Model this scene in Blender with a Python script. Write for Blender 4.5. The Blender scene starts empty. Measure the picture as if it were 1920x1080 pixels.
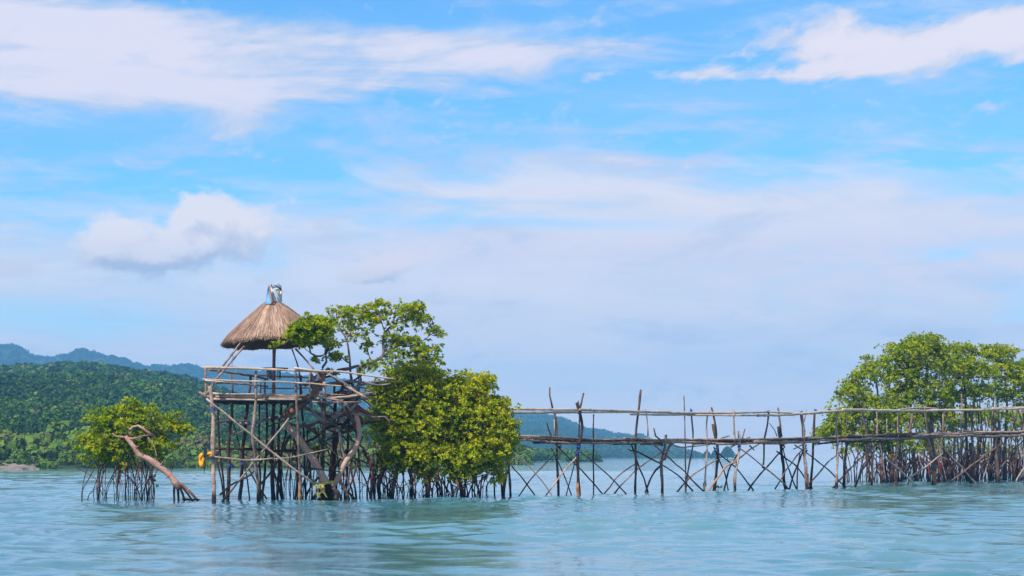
import bpy, math, random
import numpy as np
from mathutils import Vector
random.seed(7)
rng = np.random.default_rng(7)
R = math.radians
scene = bpy.context.scene
COL = scene.collection

# ------------------------------------------------------------------ camera
F = 3600.0; HZ = 855.5; CH = 2.0          # focal length and horizon in photo pixels, eye height in metres
cam = bpy.data.cameras.new('camera'); co = bpy.data.objects.new('camera', cam); COL.objects.link(co)
co.location = (0, 0, CH); co.rotation_euler = (R(90), 0, 0)
cam.sensor_width = 36; cam.lens = F / 1920 * 36; cam.shift_y = (HZ - 540) / 1920
cam.clip_start = 0.1; cam.clip_end = 30000
scene.camera = co
scene.render.resolution_x = 1024; scene.render.resolution_y = 576

# ------------------------------------------------------------------ light and exposure
SUN_AZ = R(-146); SUN_EL = R(50)
sd = Vector((math.sin(SUN_AZ) * math.cos(SUN_EL), math.cos(SUN_AZ) * math.cos(SUN_EL), math.sin(SUN_EL)))
sl = bpy.data.lights.new('sun', 'SUN'); sl.energy = 5.0; sl.angle = R(0.5); sl.color = (1.0, 0.95, 0.86)
so = bpy.data.objects.new('sun', sl); COL.objects.link(so); so.rotation_euler = (-sd).to_track_quat('-Z', 'Y').to_euler()
so.location = sd * 50
scene.view_settings.view_transform = 'Standard'; scene.view_settings.look = 'None'
EXPO = 0.45
scene.view_settings.exposure = EXPO; scene.view_settings.gamma = 1

class NT:
    """small helper around a node tree"""
    def __init__(s, tree): s.t = tree; s.n = tree.nodes; s.l = tree.links
    def put(s, sock, v):
        if hasattr(v, 'is_output'): s.l.new(v, sock)
        else: sock.default_value = v
    def m(s, op, a, b=0.0, c=0.0, clamp=False):
        x = s.n.new('ShaderNodeMath'); x.operation = op; x.use_clamp = clamp
        s.put(x.inputs[0], a); s.put(x.inputs[1], b); s.put(x.inputs[2], c); return x.outputs[0]
    def add(s, a, b): return s.m('ADD', a, b)
    def sub(s, a, b): return s.m('SUBTRACT', a, b)
    def mul(s, a, b): return s.m('MULTIPLY', a, b)
    def smooth(s, v, lo, hi, a=0.0, b=1.0):
        x = s.n.new('ShaderNodeMapRange'); x.interpolation_type = 'SMOOTHSTEP'
        s.put(x.inputs[0], v); s.put(x.inputs[1], lo); s.put(x.inputs[2], hi); s.put(x.inputs[3], a); s.put(x.inputs[4], b)
        return x.outputs[0]
    def mix(s, f, a, b, mode='MIX'):
        x = s.n.new('ShaderNodeMix'); x.data_type = 'RGBA'; x.blend_type = mode
        s.put(x.inputs[0], f); s.put(x.inputs[6], c4(a)); s.put(x.inputs[7], c4(b)); return x.outputs[2]
    def xyz(s, a, b, c):
        x = s.n.new('ShaderNodeCombineXYZ'); s.put(x.inputs[0], a); s.put(x.inputs[1], b); s.put(x.inputs[2], c); return x.outputs[0]
    def noise(s, vec, scale=1.0, detail=6.0, rough=0.55, dist=0.0, lac=2.0):
        x = s.n.new('ShaderNodeTexNoise'); s.put(x.inputs['Vector'], vec)
        x.inputs['Scale'].default_value = scale; x.inputs['Detail'].default_value = detail
        x.inputs['Roughness'].default_value = rough; x.inputs['Distortion'].default_value = dist
        x.inputs['Lacunarity'].default_value = lac
        return x.outputs['Fac']
    def ramp(s, f, stops):
        x = s.n.new('ShaderNodeValToRGB'); e = x.color_ramp.elements
        while len(e) > 1: e.remove(e[0])
        e[0].position = stops[0][0]; e[0].color = c4(stops[0][1])
        for p, c in stops[1:]:
            k = e.new(p); k.color = c4(c)
        s.put(x.inputs[0], f); return x.outputs[0]
def c4(c):
    if hasattr(c, 'is_output'): return c
    return (c[0], c[1], c[2], 1.0)

world = bpy.data.worlds.new('World'); scene.world = world; world.use_nodes = True
def build_sky():
    w = NT(world.node_tree); w.n.clear()
    out = w.n.new('ShaderNodeOutputWorld'); bg = w.n.new('ShaderNodeBackground')
    sky = w.n.new('ShaderNodeTexSky'); sky.sky_type = 'NISHITA'; sky.sun_disc = False
    sky.sun_elevation = SUN_EL; sky.sun_rotation = SUN_AZ; sky.air_density = 1.0; sky.dust_density = 0.2; sky.ozone_density = 2.5
    S = 0.12
    K = 1.0 / (S * 2 ** EXPO)                 # display value -> sky colour value
    tc = w.n.new('ShaderNodeTexCoord'); sp = w.n.new('ShaderNodeSeparateXYZ'); w.l.new(tc.outputs['Generated'], sp.inputs[0])
    az = w.m('ARCTAN2', sp.outputs[0], sp.outputs[1]); el = w.m('ARCSINE', sp.outputs[2])
    U = w.mul(az, 3.6)                        # bearing, in thousandths of the picture's pixels either side of north
    V = w.mul(w.m('MAXIMUM', el, 0.0), 3.6)   # height above the horizon in the same unit
    X = w.add(U, 0.96); Y = w.sub(0.855, V)
    def ell(cx, cy, rx, ry, tilt=0.0, p=1.0, x=None, y=None):
        dx = w.sub(x or X, cx); dy = w.sub(y or Y, cy)
        if tilt: dy = w.sub(dy, w.mul(dx, tilt))
        a = w.m('POWER', w.m('ABSOLUTE', w.mul(dx, 1 / rx)), 2); b = w.m('POWER', w.m('ABSOLUTE', w.mul(dy, 1 / ry)), 2)
        return w.m('EXPONENT', w.mul(w.add(a, b), -p))
    def addall(l):
        r = l[0]
        for k in l[1:]: r = w.add(r, k)
        return r
    base = w.mix(1.0, sky.outputs[0], (0.42, 0.84, 1.10), 'MULTIPLY')
    # gentle veil
    n1 = w.noise(w.xyz(w.mul(X, 1.3), w.mul(w.add(Y, w.mul(X, 0.05)), 6.0), 0.3), 1.0, 7, 0.55, 0.6)
    n2 = w.noise(w.xyz(w.mul(X, 3.0), w.mul(w.add(Y, w.mul(X, -0.06)), 13.0), 4.1), 1.0, 7, 0.6, 0.8)
    nn = w.add(w.mul(n1, 0.65), w.mul(n2, 0.35))
    veilm = w.m('ADD', w.smooth(Y, 0.24, 0.44), w.smooth(Y, 0.48, 0.66, 0.0, 0.5))
    veil = w.smooth(w.add(w.mul(veilm, 0.62), w.mul(w.sub(nn, 0.5), 3.6)), -0.16, 0.70)
    bluepatch = addall([ell(1.15, 0.235, 0.75, 0.055), ell(0.45, 0.30, 0.5, 0.03, 0.03), ell(1.80, 0.31, 0.22, 0.018, -0.12), ell(0.10, 0.385, 0.24, 0.024), ell(1.7, 0.2, 0.5, 0.04), ell(1.0, 0.42, 0.3, 0.012, 0.02), ell(0.1, 0.60, 0.25, 0.03), ell(0.55, 0.24, 0.4, 0.02), w.mul(ell(0.30, 0.44, 0.34, 0.10), 0.55)])
    veil = w.m('SUBTRACT', veil, w.mul(bluepatch, 0.50), clamp=True)
    low = w.smooth(Y, 0.55, 0.86)
    vcol = w.mix(low, [k * K for k in (0.91, 0.845, 0.875)], [k * K for k in (1.18, 0.98, 0.92)])
    vcol = w.mix(w.mul(w.smooth(w.add(w.mul(n2, 0.6), w.mul(n1, 0.4)), 0.42, 0.60), w.m('SUBTRACT', 1.0, w.mul(low, 0.6))), w.mix(0.30, vcol, [k * K for k in (0.50, 0.68, 0.90)]), w.mix(0.55, vcol, [k * K for k in (0.93, 0.88, 0.93)]))
    pink = addall([ell(1.65, 0.50, 0.45, 0.09), ell(0.95, 0.47, 0.5, 0.03), ell(0.55, 0.6, 0.4, 0.05)])
    vcol = w.mix(w.mul(w.m('MINIMUM', pink, 1.0), 0.55), vcol, [k * K for k in (0.86, 0.77, 0.87)])
    # broken cloud overhead, outside the picture, that the water mirrors
    over = w.mul(w.smooth(V, 0.95, 1.5), w.smooth(w.noise(w.xyz(w.mul(U, 1.2), w.mul(V, 2.2), 1.7), 1.0, 6, 0.6, 0.5), 0.40, 0.62, 0.1, 0.85))
    thin = w.m('ADD', w.smooth(nn, 0.38, 0.72, 0.0, 0.34), over, clamp=True)
    col = w.mix(thin, base, [k * K for k in (0.62, 0.70, 0.88)])
    col = w.mix(w.mul(veil, 0.93), col, vcol)
    # upper cirrus bank
    n3 = w.noise(w.xyz(w.mul(X, 2.2), w.mul(w.add(Y, w.mul(X, -0.03)), 11.0), 9.7), 1.0, 9, 0.6, 0.9)
    n4 = w.noise(w.xyz(w.mul(X, 7.0), w.mul(w.add(Y, w.mul(X, 0.2)), 20.0), 2.7), 1.0, 6, 0.6, 0.5)
    na = w.add(w.mul(n3, 0.75), w.mul(n4, 0.25))
    mA = addall([w.mul(ell(0.05, 0.085, 0.33, 0.075), 1.15), w.mul(ell(0.42, 0.150, 0.40, 0.065, 0.02), 1.0), w.mul(ell(0.86, 0.108, 0.27, 0.042, 0.05), 1.15),
                 w.mul(ell(0.35, 0.085, 0.45, 0.03, 0.02), 0.5), w.mul(ell(0.12, 0.19, 0.5, 0.035, 0.01), 0.75), w.mul(ell(1.12, 0.300, 0.13, 0.010, 0.06), 0.55), w.mul(ell(1.2, 0.09, 0.3, 0.02, -0.10), 0.45), w.mul(ell(1.05, 0.02, 0.5, 0.016, 0.0), 0.45)])
    mA = w.m('SUBTRACT', mA, addall([w.mul(ell(0.48, 0.012, 0.22, 0.028, 0.05), 0.9), w.mul(ell(0.08, 0.123, 0.16, 0.009), 0.35), w.mul(ell(0.9, 0.19, 0.3, 0.02), 0.3)]))
    dA = w.add(w.mul(mA, 0.9), w.mul(w.sub(na, 0.5), 4.2))
    aA = w.smooth(dA, -0.05, 0.95)
    cA = w.mix(w.smooth(dA, 0.5, 1.25), [k * K for k in (0.60, 0.68, 0.87)], [k * K for k in (0.86, 0.82, 0.93)])
    col = w.mix(w.mul(aA, 0.95), col, cA)
    # bright cloud on the right
    n5 = w.noise(w.xyz(w.mul(X, 5.5), w.mul(w.add(Y, w.mul(X, 0.06)), 15.0), 5.5), 1.0, 9, 0.58, 0.5)
    mB = addall([w.mul(ell(1.78, 0.102, 0.26, 0.042, -0.04), 1.4), w.mul(ell(1.53, 0.092, 0.11, 0.048, -0.12), 0.95), w.mul(ell(1.95, 0.095, 0.2, 0.045), 1.0), w.mul(ell(1.42, 0.155, 0.18, 0.012, 0.01), 0.65), w.mul(ell(1.62, 0.150, 0.18, 0.02, -0.03), 0.6)])
    n6 = w.noise(w.xyz(w.mul(X, 17.0), w.mul(w.add(Y, w.mul(X, 0.25)), 34.0), 7.5), 1.0, 6, 0.6, 0.6)
    dB = w.add(w.mul(mB, 0.75), w.add(w.mul(w.sub(n5, 0.5), 2.6), w.mul(w.sub(n6, 0.5), 1.4)))
    col = w.mix(w.smooth(dB, 0.20, 0.86), col, w.mix(w.smooth(dB, 0.55, 1.2), [k * K for k in (0.66, 0.72, 0.88)], [k * K for k in (0.90, 0.84, 0.93)]))
    # cumulus: the density is sampled twice, the difference towards the sun lights its billows
    def cum(x, y, lobes, seed):
        nz = w.noise(w.xyz(w.mul(x, 15.0), w.mul(y, 20.0), seed), 1.0, 8, 0.56, 0.25)
        return w.add(addall([w.mul(ell(*q, x=x, y=y), a) for q, a in lobes]), w.mul(w.sub(nz, 0.5), 1.7))
    def cumulus(col, lobes, seed, ybase, ytop, strength, dk=(0.46, 0.53, 0.71), lt=(0.98, 0.90, 0.91)):
        d0 = cum(X, Y, lobes, seed); d1 = cum(w.add(X, -0.012), w.add(Y, -0.030), lobes, seed)
        a = w.smooth(d0, 0.26, 0.72)
        lit = w.smooth(w.sub(d0, d1), -0.42, 0.34)
        hgt = w.smooth(Y, ybase, ytop)
        f = w.m('ADD', w.mul(lit, 0.68), w.mul(hgt, 0.42), clamp=True)
        cc = w.mix(f, [k * K for k in dk], [k * K for k in lt])
        return w.mix(w.mul(a, strength), col, cc)
    col = cumulus(col, [((0.375, 0.400, 0.060, 0.044), 0.85), ((0.455, 0.425, 0.075, 0.042), 0.75), ((0.215, 0.445, 0.075, 0.040), 0.75), ((0.27, 0.492, 0.125, 0.042), 0.85), ((0.38, 0.470, 0.11, 0.040), 0.55)], 3.3, 0.53, 0.40, 0.93)
    col = cumulus(col, [((0.735, 0.492, 0.075, 0.026, -0.15), 0.95), ((0.675, 0.522, 0.05, 0.018), 0.75)], 8.1, 0.555, 0.47, 0.9, (0.44, 0.50, 0.67), (0.92, 0.84, 0.87))
    col = cumulus(col, [((0.03, 0.515, 0.07, 0.02), 0.8), ((0.04, 0.44, 0.08, 0.014), 0.6)], 6.1, 0.545, 0.43, 0.6, (0.50, 0.58, 0.75), (0.80, 0.77, 0.86))
    w.l.new(col, bg.inputs[0]); bg.inputs[1].default_value = S
    w.l.new(bg.outputs[0], out.inputs[0])
build_sky()

# ------------------------------------------------------------------ helpers
def at(px, py, D): return np.array([(px - 960) * D / F, D, CH + (HZ - py) * D / F])
def dist(py): return CH * F / (py - HZ)
def tag(o, label=None, cat=None, group=None, kind=None):
    if label: o['label'] = label
    if cat: o['category'] = cat
    if group: o['group'] = group
    if kind: o['kind'] = kind
    return o
def empty(name, loc, label, cat, group=None):
    o = bpy.data.objects.new(name, None); COL.objects.link(o); o.location = Vector([float(k) for k in loc]); o.empty_display_size = 0.3
    return tag(o, label, cat, group)
class MB:
    """collects vertices, faces and a per-vertex tone into one mesh"""
    def __init__(s): s.v = []; s.q = []; s.t = []; s.tone = []; s.n = 0
    def add(s, v, q=None, t=None, tone=0.5):
        v = np.asarray(v, float)
        s.v.append(v)
        if q is not None and len(q): s.q.append(np.asarray(q, np.int64) + s.n)
        if t is not None and len(t): s.t.append(np.asarray(t, np.int64) + s.n)
        s.tone.append(np.full(len(v), tone) if np.isscalar(tone) else np.asarray(tone, float)); s.n += len(v)
        return s
    def build(s, name, mat, parent=None, smooth=True):
        v = np.concatenate(s.v); 
        if parent is not None: v = v - np.array(parent_loc(parent))
        q = np.concatenate(s.q) if s.q else np.zeros((0, 4), np.int64); t = np.concatenate(s.t) if s.t else np.zeros((0, 3), np.int64)
        me = bpy.data.meshes.new(name); me.vertices.add(len(v)); me.vertices.foreach_set('co', v.astype(np.float32).ravel())
        nl = q.size + t.size; me.loops.add(nl); me.loops.foreach_set('vertex_index', np.concatenate([q.ravel(), t.ravel()]).astype(np.int32))
        me.polygons.add(len(q) + len(t))
        st = np.concatenate([np.arange(len(q)) * 4, len(q) * 4 + np.arange(len(t)) * 3]).astype(np.int32)
        me.polygons.foreach_set('loop_start', st)
        if smooth: me.polygons.foreach_set('use_smooth', np.ones(len(st), bool))
        a = me.attributes.new('tone', 'FLOAT', 'POINT'); a.data.foreach_set('value', np.concatenate(s.tone).astype(np.float32))
        me.materials.append(mat); me.update(calc_edges=True); me.validate()
        o = bpy.data.objects.new(name, me); COL.objects.link(o)
        if parent is not None: o.parent = parent
        return o
def parent_loc(p):
    l = Vector(p.location)
    while p.parent: p = p.parent; l += Vector(p.location)
    return l
def resample(pts, seg):
    pts = np.asarray(pts, float)
    if len(pts) == 2: 
        n = max(2, int(np.linalg.norm(pts[1] - pts[0]) / seg) + 1)
        return pts[0] + (pts[1] - pts[0]) * np.linspace(0, 1, n)[:, None]
    P = np.vstack([2 * pts[0] - pts[1], pts, 2 * pts[-1] - pts[-2]]); out = []
    for i in range(1, len(P) - 2):
        n = max(1, int(np.linalg.norm(P[i + 1] - P[i]) / seg))
        t = np.linspace(0, 1, n, endpoint=False)[:, None]
        a, b, c, d = P[i - 1], P[i], P[i + 1], P[i + 2]
        out.append(0.5 * ((2 * b) + (c - a) * t + (2 * a - 5 * b + 4 * c - d) * t ** 2 + (3 * b - a - 3 * c + d) * t ** 3))
    out.append(P[-2:-1]); return np.vstack(out)
def tube(mb, pts, r, sides=6, tone=0.5):
    pts = np.asarray(pts, float); n = len(pts)
    r = np.full(n, r) if np.isscalar(r) else np.asarray(r, float)
    T = np.gradient(pts, axis=0); T /= np.linalg.norm(T, axis=1)[:, None] + 1e-9
    u = np.cross(T[0], [0.3, 0.2, 1.0] if abs(T[0][2]) < 0.9 else [1.0, 0.2, 0.1]); u /= np.linalg.norm(u)
    ang = np.linspace(0, 2 * math.pi, sides, endpoint=False); V = np.empty((n, sides, 3))
    for i in range(n):
        u = u - T[i] * np.dot(u, T[i]); u /= np.linalg.norm(u) + 1e-9; w = np.cross(T[i], u)
        V[i] = pts[i] + r[i] * (np.cos(ang)[:, None] * u + np.sin(ang)[:, None] * w)
    V = V.reshape(-1, 3); i = np.arange(n - 1)[:, None] * sides; j = np.arange(sides)[None]; j2 = (j + 1) % sides
    q = np.stack([i + j, i + j2, i + sides + j2, i + sides + j], -1).reshape(-1, 4)
    V = np.vstack([V, pts[:1], pts[-1:]]); c0 = n * sides; c1 = c0 + 1; jj = np.arange(sides); k2 = (jj + 1) % sides
    t = np.vstack([np.stack([np.full(sides, c0), k2, jj], 1), np.stack([np.full(sides, c1), (n - 1) * sides + jj, (n - 1) * sides + k2], 1)])
    mb.add(V, q, t, tone)
def stick(mb, pts, r0, r1=None, seg=0.3, jit=0.35, sides=7, tone=None, knot=0.10):
    """a natural pole: a smooth path with wobble, taper and knots"""
    r1 = r0 if r1 is None else r1
    p = resample(pts, seg); n = len(p); s = np.linspace(0, 1, n)
    w = rng.normal(0, 1, (n, 3)); 
    for _ in range(2): w[1:-1] = (w[:-2] + w[1:-1] * 2 + w[2:]) / 4
    w[0] *= 0.2; w[-1] *= 0.2
    p = p + w * jit * max(r0, r1)
    rr = (r0 + (r1 - r0) * s) * (1 + rng.normal(0, knot, n))
    tube(mb, p, rr, sides, rng.uniform(0.15, 0.95) if tone is None else tone)
    return p, rr

# ------------------------------------------------------------------ materials
def newmat(name):
    m = bpy.data.materials.new(name); m.use_nodes = True; t = NT(m.node_tree); t.n.clear()
    out = t.n.new('ShaderNodeOutputMaterial'); return m, t, out
def attr(t, nm='tone'):
    a = t.n.new('ShaderNodeAttribute'); a.attribute_name = nm; return a.outputs['Fac']
def principled(t, col, rough=0.8, spec=0.3, normal=None):
    b = t.n.new('ShaderNodeBsdfPrincipled'); t.put(b.inputs['Base Color'], c4(col)); t.put(b.inputs['Roughness'], rough)
    b.inputs['Specular IOR Level'].default_value = spec
    if normal is not None: t.l.new(normal, b.inputs['Normal'])
    return b.outputs[0]
def bump(t, h, dist_, strength=1.0):
    b = t.n.new('ShaderNodeBump'); b.inputs['Strength'].default_value = strength; b.inputs['Distance'].default_value = dist_
    t.l.new(h, b.inputs['Height']); return b.outputs[0]
def wood(name, dark, mid, light, tide_shade=0.5, tide_shade_col=(0.025, 0.018, 0.014), fleck=None):
    m, t, out = newmat(name)
    g = t.n.new('ShaderNodeNewGeometry'); P = g.outputs['Position']; sp = t.n.new('ShaderNodeSeparateXYZ'); t.l.new(P, sp.inputs[0])
    a = attr(t)
    n = t.noise(P, 9.0, 6, 0.65); nf = t.noise(P, 45.0, 3, 0.6)
    big = t.noise(P, 2.6, 5, 0.6)
    f = t.add(t.add(t.mul(a, 0.42), -0.36), t.add(t.mul(n, 0.55), t.add(t.mul(nf, 0.20), t.mul(big, 0.62))))
    col = t.ramp(f, [(0.22, dark), (0.52, mid), (0.82, light)])
    if fleck: col = t.mix(t.smooth(t.noise(P, 3.3, 4, 0.6), 0.56, 0.66), col, fleck)
    wet_shade = t.smooth(t.add(sp.outputs[2], t.mul(t.noise(P, 3.0, 4, 0.6), 0.6)), tide_shade, tide_shade + 0.45)  # tide stain above the water; on roots it also paints in shade
    col = t.mix(wet_shade, tide_shade_col, col)
    t.l.new(principled(t, col, 0.85, 0.2, bump(t, t.add(n, t.mul(nf, 0.4)), 0.03, 0.8)), out.inputs[0]); return m
def leafmat(name, stops, trans=0.42, rough=0.55, spec=0.18):
    m, t, out = newmat(name); a = attr(t)
    col = t.ramp(a, stops)
    b = principled(t, col, rough, spec)
    tr = t.n.new('ShaderNodeBsdfTranslucent'); t.l.new(t.mix(1.0, col, (1.3, 1.25, 0.6), 'MULTIPLY'), tr.inputs[0])
    mx = t.n.new('ShaderNodeMixShader'); mx.inputs[0].default_value = trans; t.l.new(b, mx.inputs[1]); t.l.new(tr.outputs[0], mx.inputs[2])
    t.l.new(mx.outputs[0], out.inputs[0]); return m
M = {}
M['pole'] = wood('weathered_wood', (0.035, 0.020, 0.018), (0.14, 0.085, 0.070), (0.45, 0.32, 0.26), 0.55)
M['darkpole'] = wood('dark_wood', (0.012, 0.008, 0.009), (0.042, 0.024, 0.023), (0.13, 0.075, 0.062), 0.9)  # darker wood for rear posts, bearers and the layer under the decks
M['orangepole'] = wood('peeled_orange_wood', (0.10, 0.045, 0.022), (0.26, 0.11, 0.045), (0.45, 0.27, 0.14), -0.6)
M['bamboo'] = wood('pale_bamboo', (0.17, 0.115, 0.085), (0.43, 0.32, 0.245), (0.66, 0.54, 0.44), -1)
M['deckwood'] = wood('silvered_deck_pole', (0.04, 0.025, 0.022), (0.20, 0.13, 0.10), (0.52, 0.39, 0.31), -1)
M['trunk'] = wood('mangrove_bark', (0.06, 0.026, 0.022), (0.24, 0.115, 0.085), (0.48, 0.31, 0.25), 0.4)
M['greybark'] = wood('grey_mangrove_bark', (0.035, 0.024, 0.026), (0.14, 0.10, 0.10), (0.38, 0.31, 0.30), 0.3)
M['root'] = wood('mangrove_root', (0.012, 0.005, 0.006), (0.065, 0.022, 0.018), (0.22, 0.085, 0.060), 0.7, (0.010, 0.007, 0.008))  # tide stain reaches higher here, putting the low shade into the root colour
M['leaf'] = leafmat('mangrove_leaf', [(0.0, (0.025, 0.07, 0.006)), (0.3, (0.085, 0.18, 0.008)), (0.58, (0.21, 0.32, 0.006)), (0.86, (0.42, 0.47, 0.008)), (0.95, (0.60, 0.42, 0.02)), (1.0, (0.65, 0.26, 0.02))])
M['leafsun'] = leafmat('bright_mangrove_leaf', [(0.0, (0.03, 0.075, 0.006)), (0.3, (0.10, 0.19, 0.006)), (0.55, (0.24, 0.34, 0.006)), (0.86, (0.46, 0.47, 0.008)), (0.95, (0.66, 0.45, 0.02)), (1.0, (0.7, 0.28, 0.02))])
M['moss'] = leafmat('moss', [(0, (0.01, 0.022, 0.012)), (1, (0.035, 0.06, 0.035))], 0.1, 0.9, 0.1)
def plain(name, col, rough=0.6, spec=0.3, var=0.25, scale=12.0):
    m, t, out = newmat(name); g = t.n.new('ShaderNodeNewGeometry'); n = t.noise(g.outputs['Position'], scale, 5, 0.6)
    c = t.mix(t.smooth(n, 0.3, 0.7), [k * (1 - var) for k in col], [min(1, k * (1 + var)) for k in col])
    t.l.new(principled(t, c, rough, spec, bump(t, n, 0.01)), out.inputs[0]); return m
M['bluerope'] = plain('blue_cord', (0.02, 0.07, 0.30))
M['blacktie'] = plain('dark_cord', (0.015, 0.015, 0.02))
M['yellowrope'] = plain('yellow_rope', (0.42, 0.36, 0.10), 0.8)
M['orange'] = plain('orange_plastic', (0.85, 0.30, 0.01), 0.45)
M['bluepaint'] = plain('blue_tin', (0.12, 0.27, 0.44), 0.7, 0.1)
M['whitepaint'] = plain('pale_tin', (0.38, 0.45, 0.52), 0.75, 0.1, 0.12, 3)
M['rust'] = plain('rusty_trim', (0.35, 0.14, 0.06), 0.8)
M['cream'] = plain('cream_cloth', (0.75, 0.62, 0.42), 0.8)
M['strap'] = plain('dark_strap', (0.02, 0.02, 0.03), 0.7)

# thatch
def thatch_mat():
    m, t, out = newmat('thatch'); a = attr(t); g = t.n.new('ShaderNodeNewGeometry')
    n = t.noise(g.outputs['Position'], 30.0, 4, 0.6); big = t.noise(g.outputs['Position'], 1.6, 3, 0.6)
    f = t.add(t.mul(a, 0.6), t.add(t.mul(n, 0.22), t.mul(big, 0.25)))
    col = t.ramp(f, [(0.2, (0.08, 0.05, 0.04)), (0.5, (0.25, 0.155, 0.112)), (0.85, (0.47, 0.33, 0.245))])
    t.l.new(principled(t, col, 0.9, 0.1), out.inputs[0]); return m
M['thatch'] = thatch_mat()

# ------------------------------------------------------------------ water
def build_water():
    ys = [4.0]
    while ys[-1] < 3850:
        y = ys[-1]; ys.append(y + (max(0.05, y * 0.0042) if y < 260 else y * 0.02))
    ys = np.array(ys); nu = 620; u = np.linspace(-1, 1, nu)
    prof = 0.29 * u + 0.75 * np.sign(u) * np.abs(u) ** 9
    X = ys[:, None] * prof[None] + 5 * u[None]; Y = np.repeat(ys[:, None], nu, 1)
    dy = np.gradient(ys)[:, None]; Z = np.zeros_like(X); r2 = np.random.default_rng(3)
    nw = 96
    for k in range(nw):
        lam = 0.40 * (5.0 / 0.40) ** (k / (nw - 1)); ang = r2.normal(R(66), R(44)); kx, ky = math.cos(ang) * 2 * math.pi / lam, math.sin(ang) * 2 * math.pi / lam
        amp = 0.025 * lam / (2 * math.pi) * (1.0 if lam < 3 else 3 / lam) * (0.7 if lam < 0.9 else 1.15)
        fade = np.clip((lam / (dy * 2.2) - 1), 0, 1)
        ph = r2.uniform(0, 7) + 1.2 * np.sin(X * 0.11 * r2.uniform(.5, 1.5) + r2.uniform(0, 6)) + 1.2 * np.sin(Y * 0.09 * r2.uniform(.5, 1.5))
        Z += amp * fade * 1.6 * (np.exp(np.sin(kx * X + ky * Y + ph) - 1) - 0.466)
    Z *= 0.9 + 0.6 * np.sin(X * 0.21 + 2 * np.sin(Y * 0.05)) * np.sin(Y * 0.13 + X * 0.05)
    V = np.stack([X, Y, Z], -1).reshape(-1, 3); i = np.arange(len(ys) - 1)[:, None] * nu; j = np.arange(nu - 1)[None]
    q = np.stack([i + j, i + j + 1, i + nu + j + 1, i + nu + j], -1).reshape(-1, 4)
    m, t, out = newmat('water'); g = t.n.new('ShaderNodeNewGeometry'); P = g.outputs['Position']
    sp = t.n.new('ShaderNodeSeparateXYZ'); t.l.new(P, sp.inputs[0])
    mp = t.n.new('ShaderNodeMapping'); mp.inputs['Rotation'].default_value = (0, 0, R(-28)); mp.inputs['Scale'].default_value = (0.6, 1.0, 1.0); t.l.new(P, mp.inputs[0])
    b1 = t.noise(mp.outputs[0], 1.6, 5, 0.6, 0.4); b2 = t.noise(mp.outputs[0], 4.5, 4, 0.7, 0.2); b3 = t.noise(mp.outputs[0], 0.25, 4, 0.6, 0.3)
    h = t.add(t.mul(b1, 0.6), t.add(t.mul(b2, 0.18), t.mul(b3, 0.9)))
    mp2 = t.n.new('ShaderNodeMapping'); mp2.inputs['Scale'].default_value = (0.02, 0.012, 1.0); t.l.new(P, mp2.inputs[0])
    patch = t.noise(mp2.outputs[0], 1.0, 5, 0.6, 0.6)
    # paler sandy shallows over the reef far out
    far = t.smooth(sp.outputs[1], 120.0, 420.0)
    deep = t.mix(t.smooth(patch, 0.38, 0.62), (0.034, 0.128, 0.170), (0.054, 0.178, 0.215))
    shal = t.mix(t.smooth(patch, 0.35, 0.65), (0.12, 0.33, 0.38), (0.30, 0.55, 0.56))
    col = t.mix(far, deep, shal)
    b = t.n.new('ShaderNodeBsdfPrincipled'); t.l.new(col, b.inputs['Base Color']); b.inputs['Roughness'].default_value = 0.04; b.inputs['IOR'].default_value = 1.333
    t.l.new(bump(t, h, 0.05, 0.7), b.inputs['Normal']); t.l.new(b.outputs[0], out.inputs[0])
    o = MB().add(V, q).build('water', m); tag(o, kind='structure')
build_water()

# ------------------------------------------------------------------ haze
def build_haze():
    x0, x1, y0, y1, z0, z1 = -4600, 4600, -60, 3980, -3, 190
    v = [(x, y, z) for x in (x0, x1) for y in (y0, y1) for z in (z0, z1)]
    q = [(0, 1, 3, 2), (4, 6, 7, 5), (0, 4, 5, 1), (2, 3, 7, 6), (0, 2, 6, 4), (1, 5, 7, 3)]
    m, t, out = newmat('haze_air'); pv = t.n.new('ShaderNodeVolumePrincipled')
    pv.inputs['Color'].default_value = (0.20, 0.56, 1.0, 1); pv.inputs['Density'].default_value = 0.00025; pv.inputs['Anisotropy'].default_value = 0.0
    t.l.new(pv.outputs[0], out.inputs['Volume'])
    o = MB().add(v, q).build('haze', m, smooth=False); tag(o, kind='stuff')
build_haze()

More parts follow.
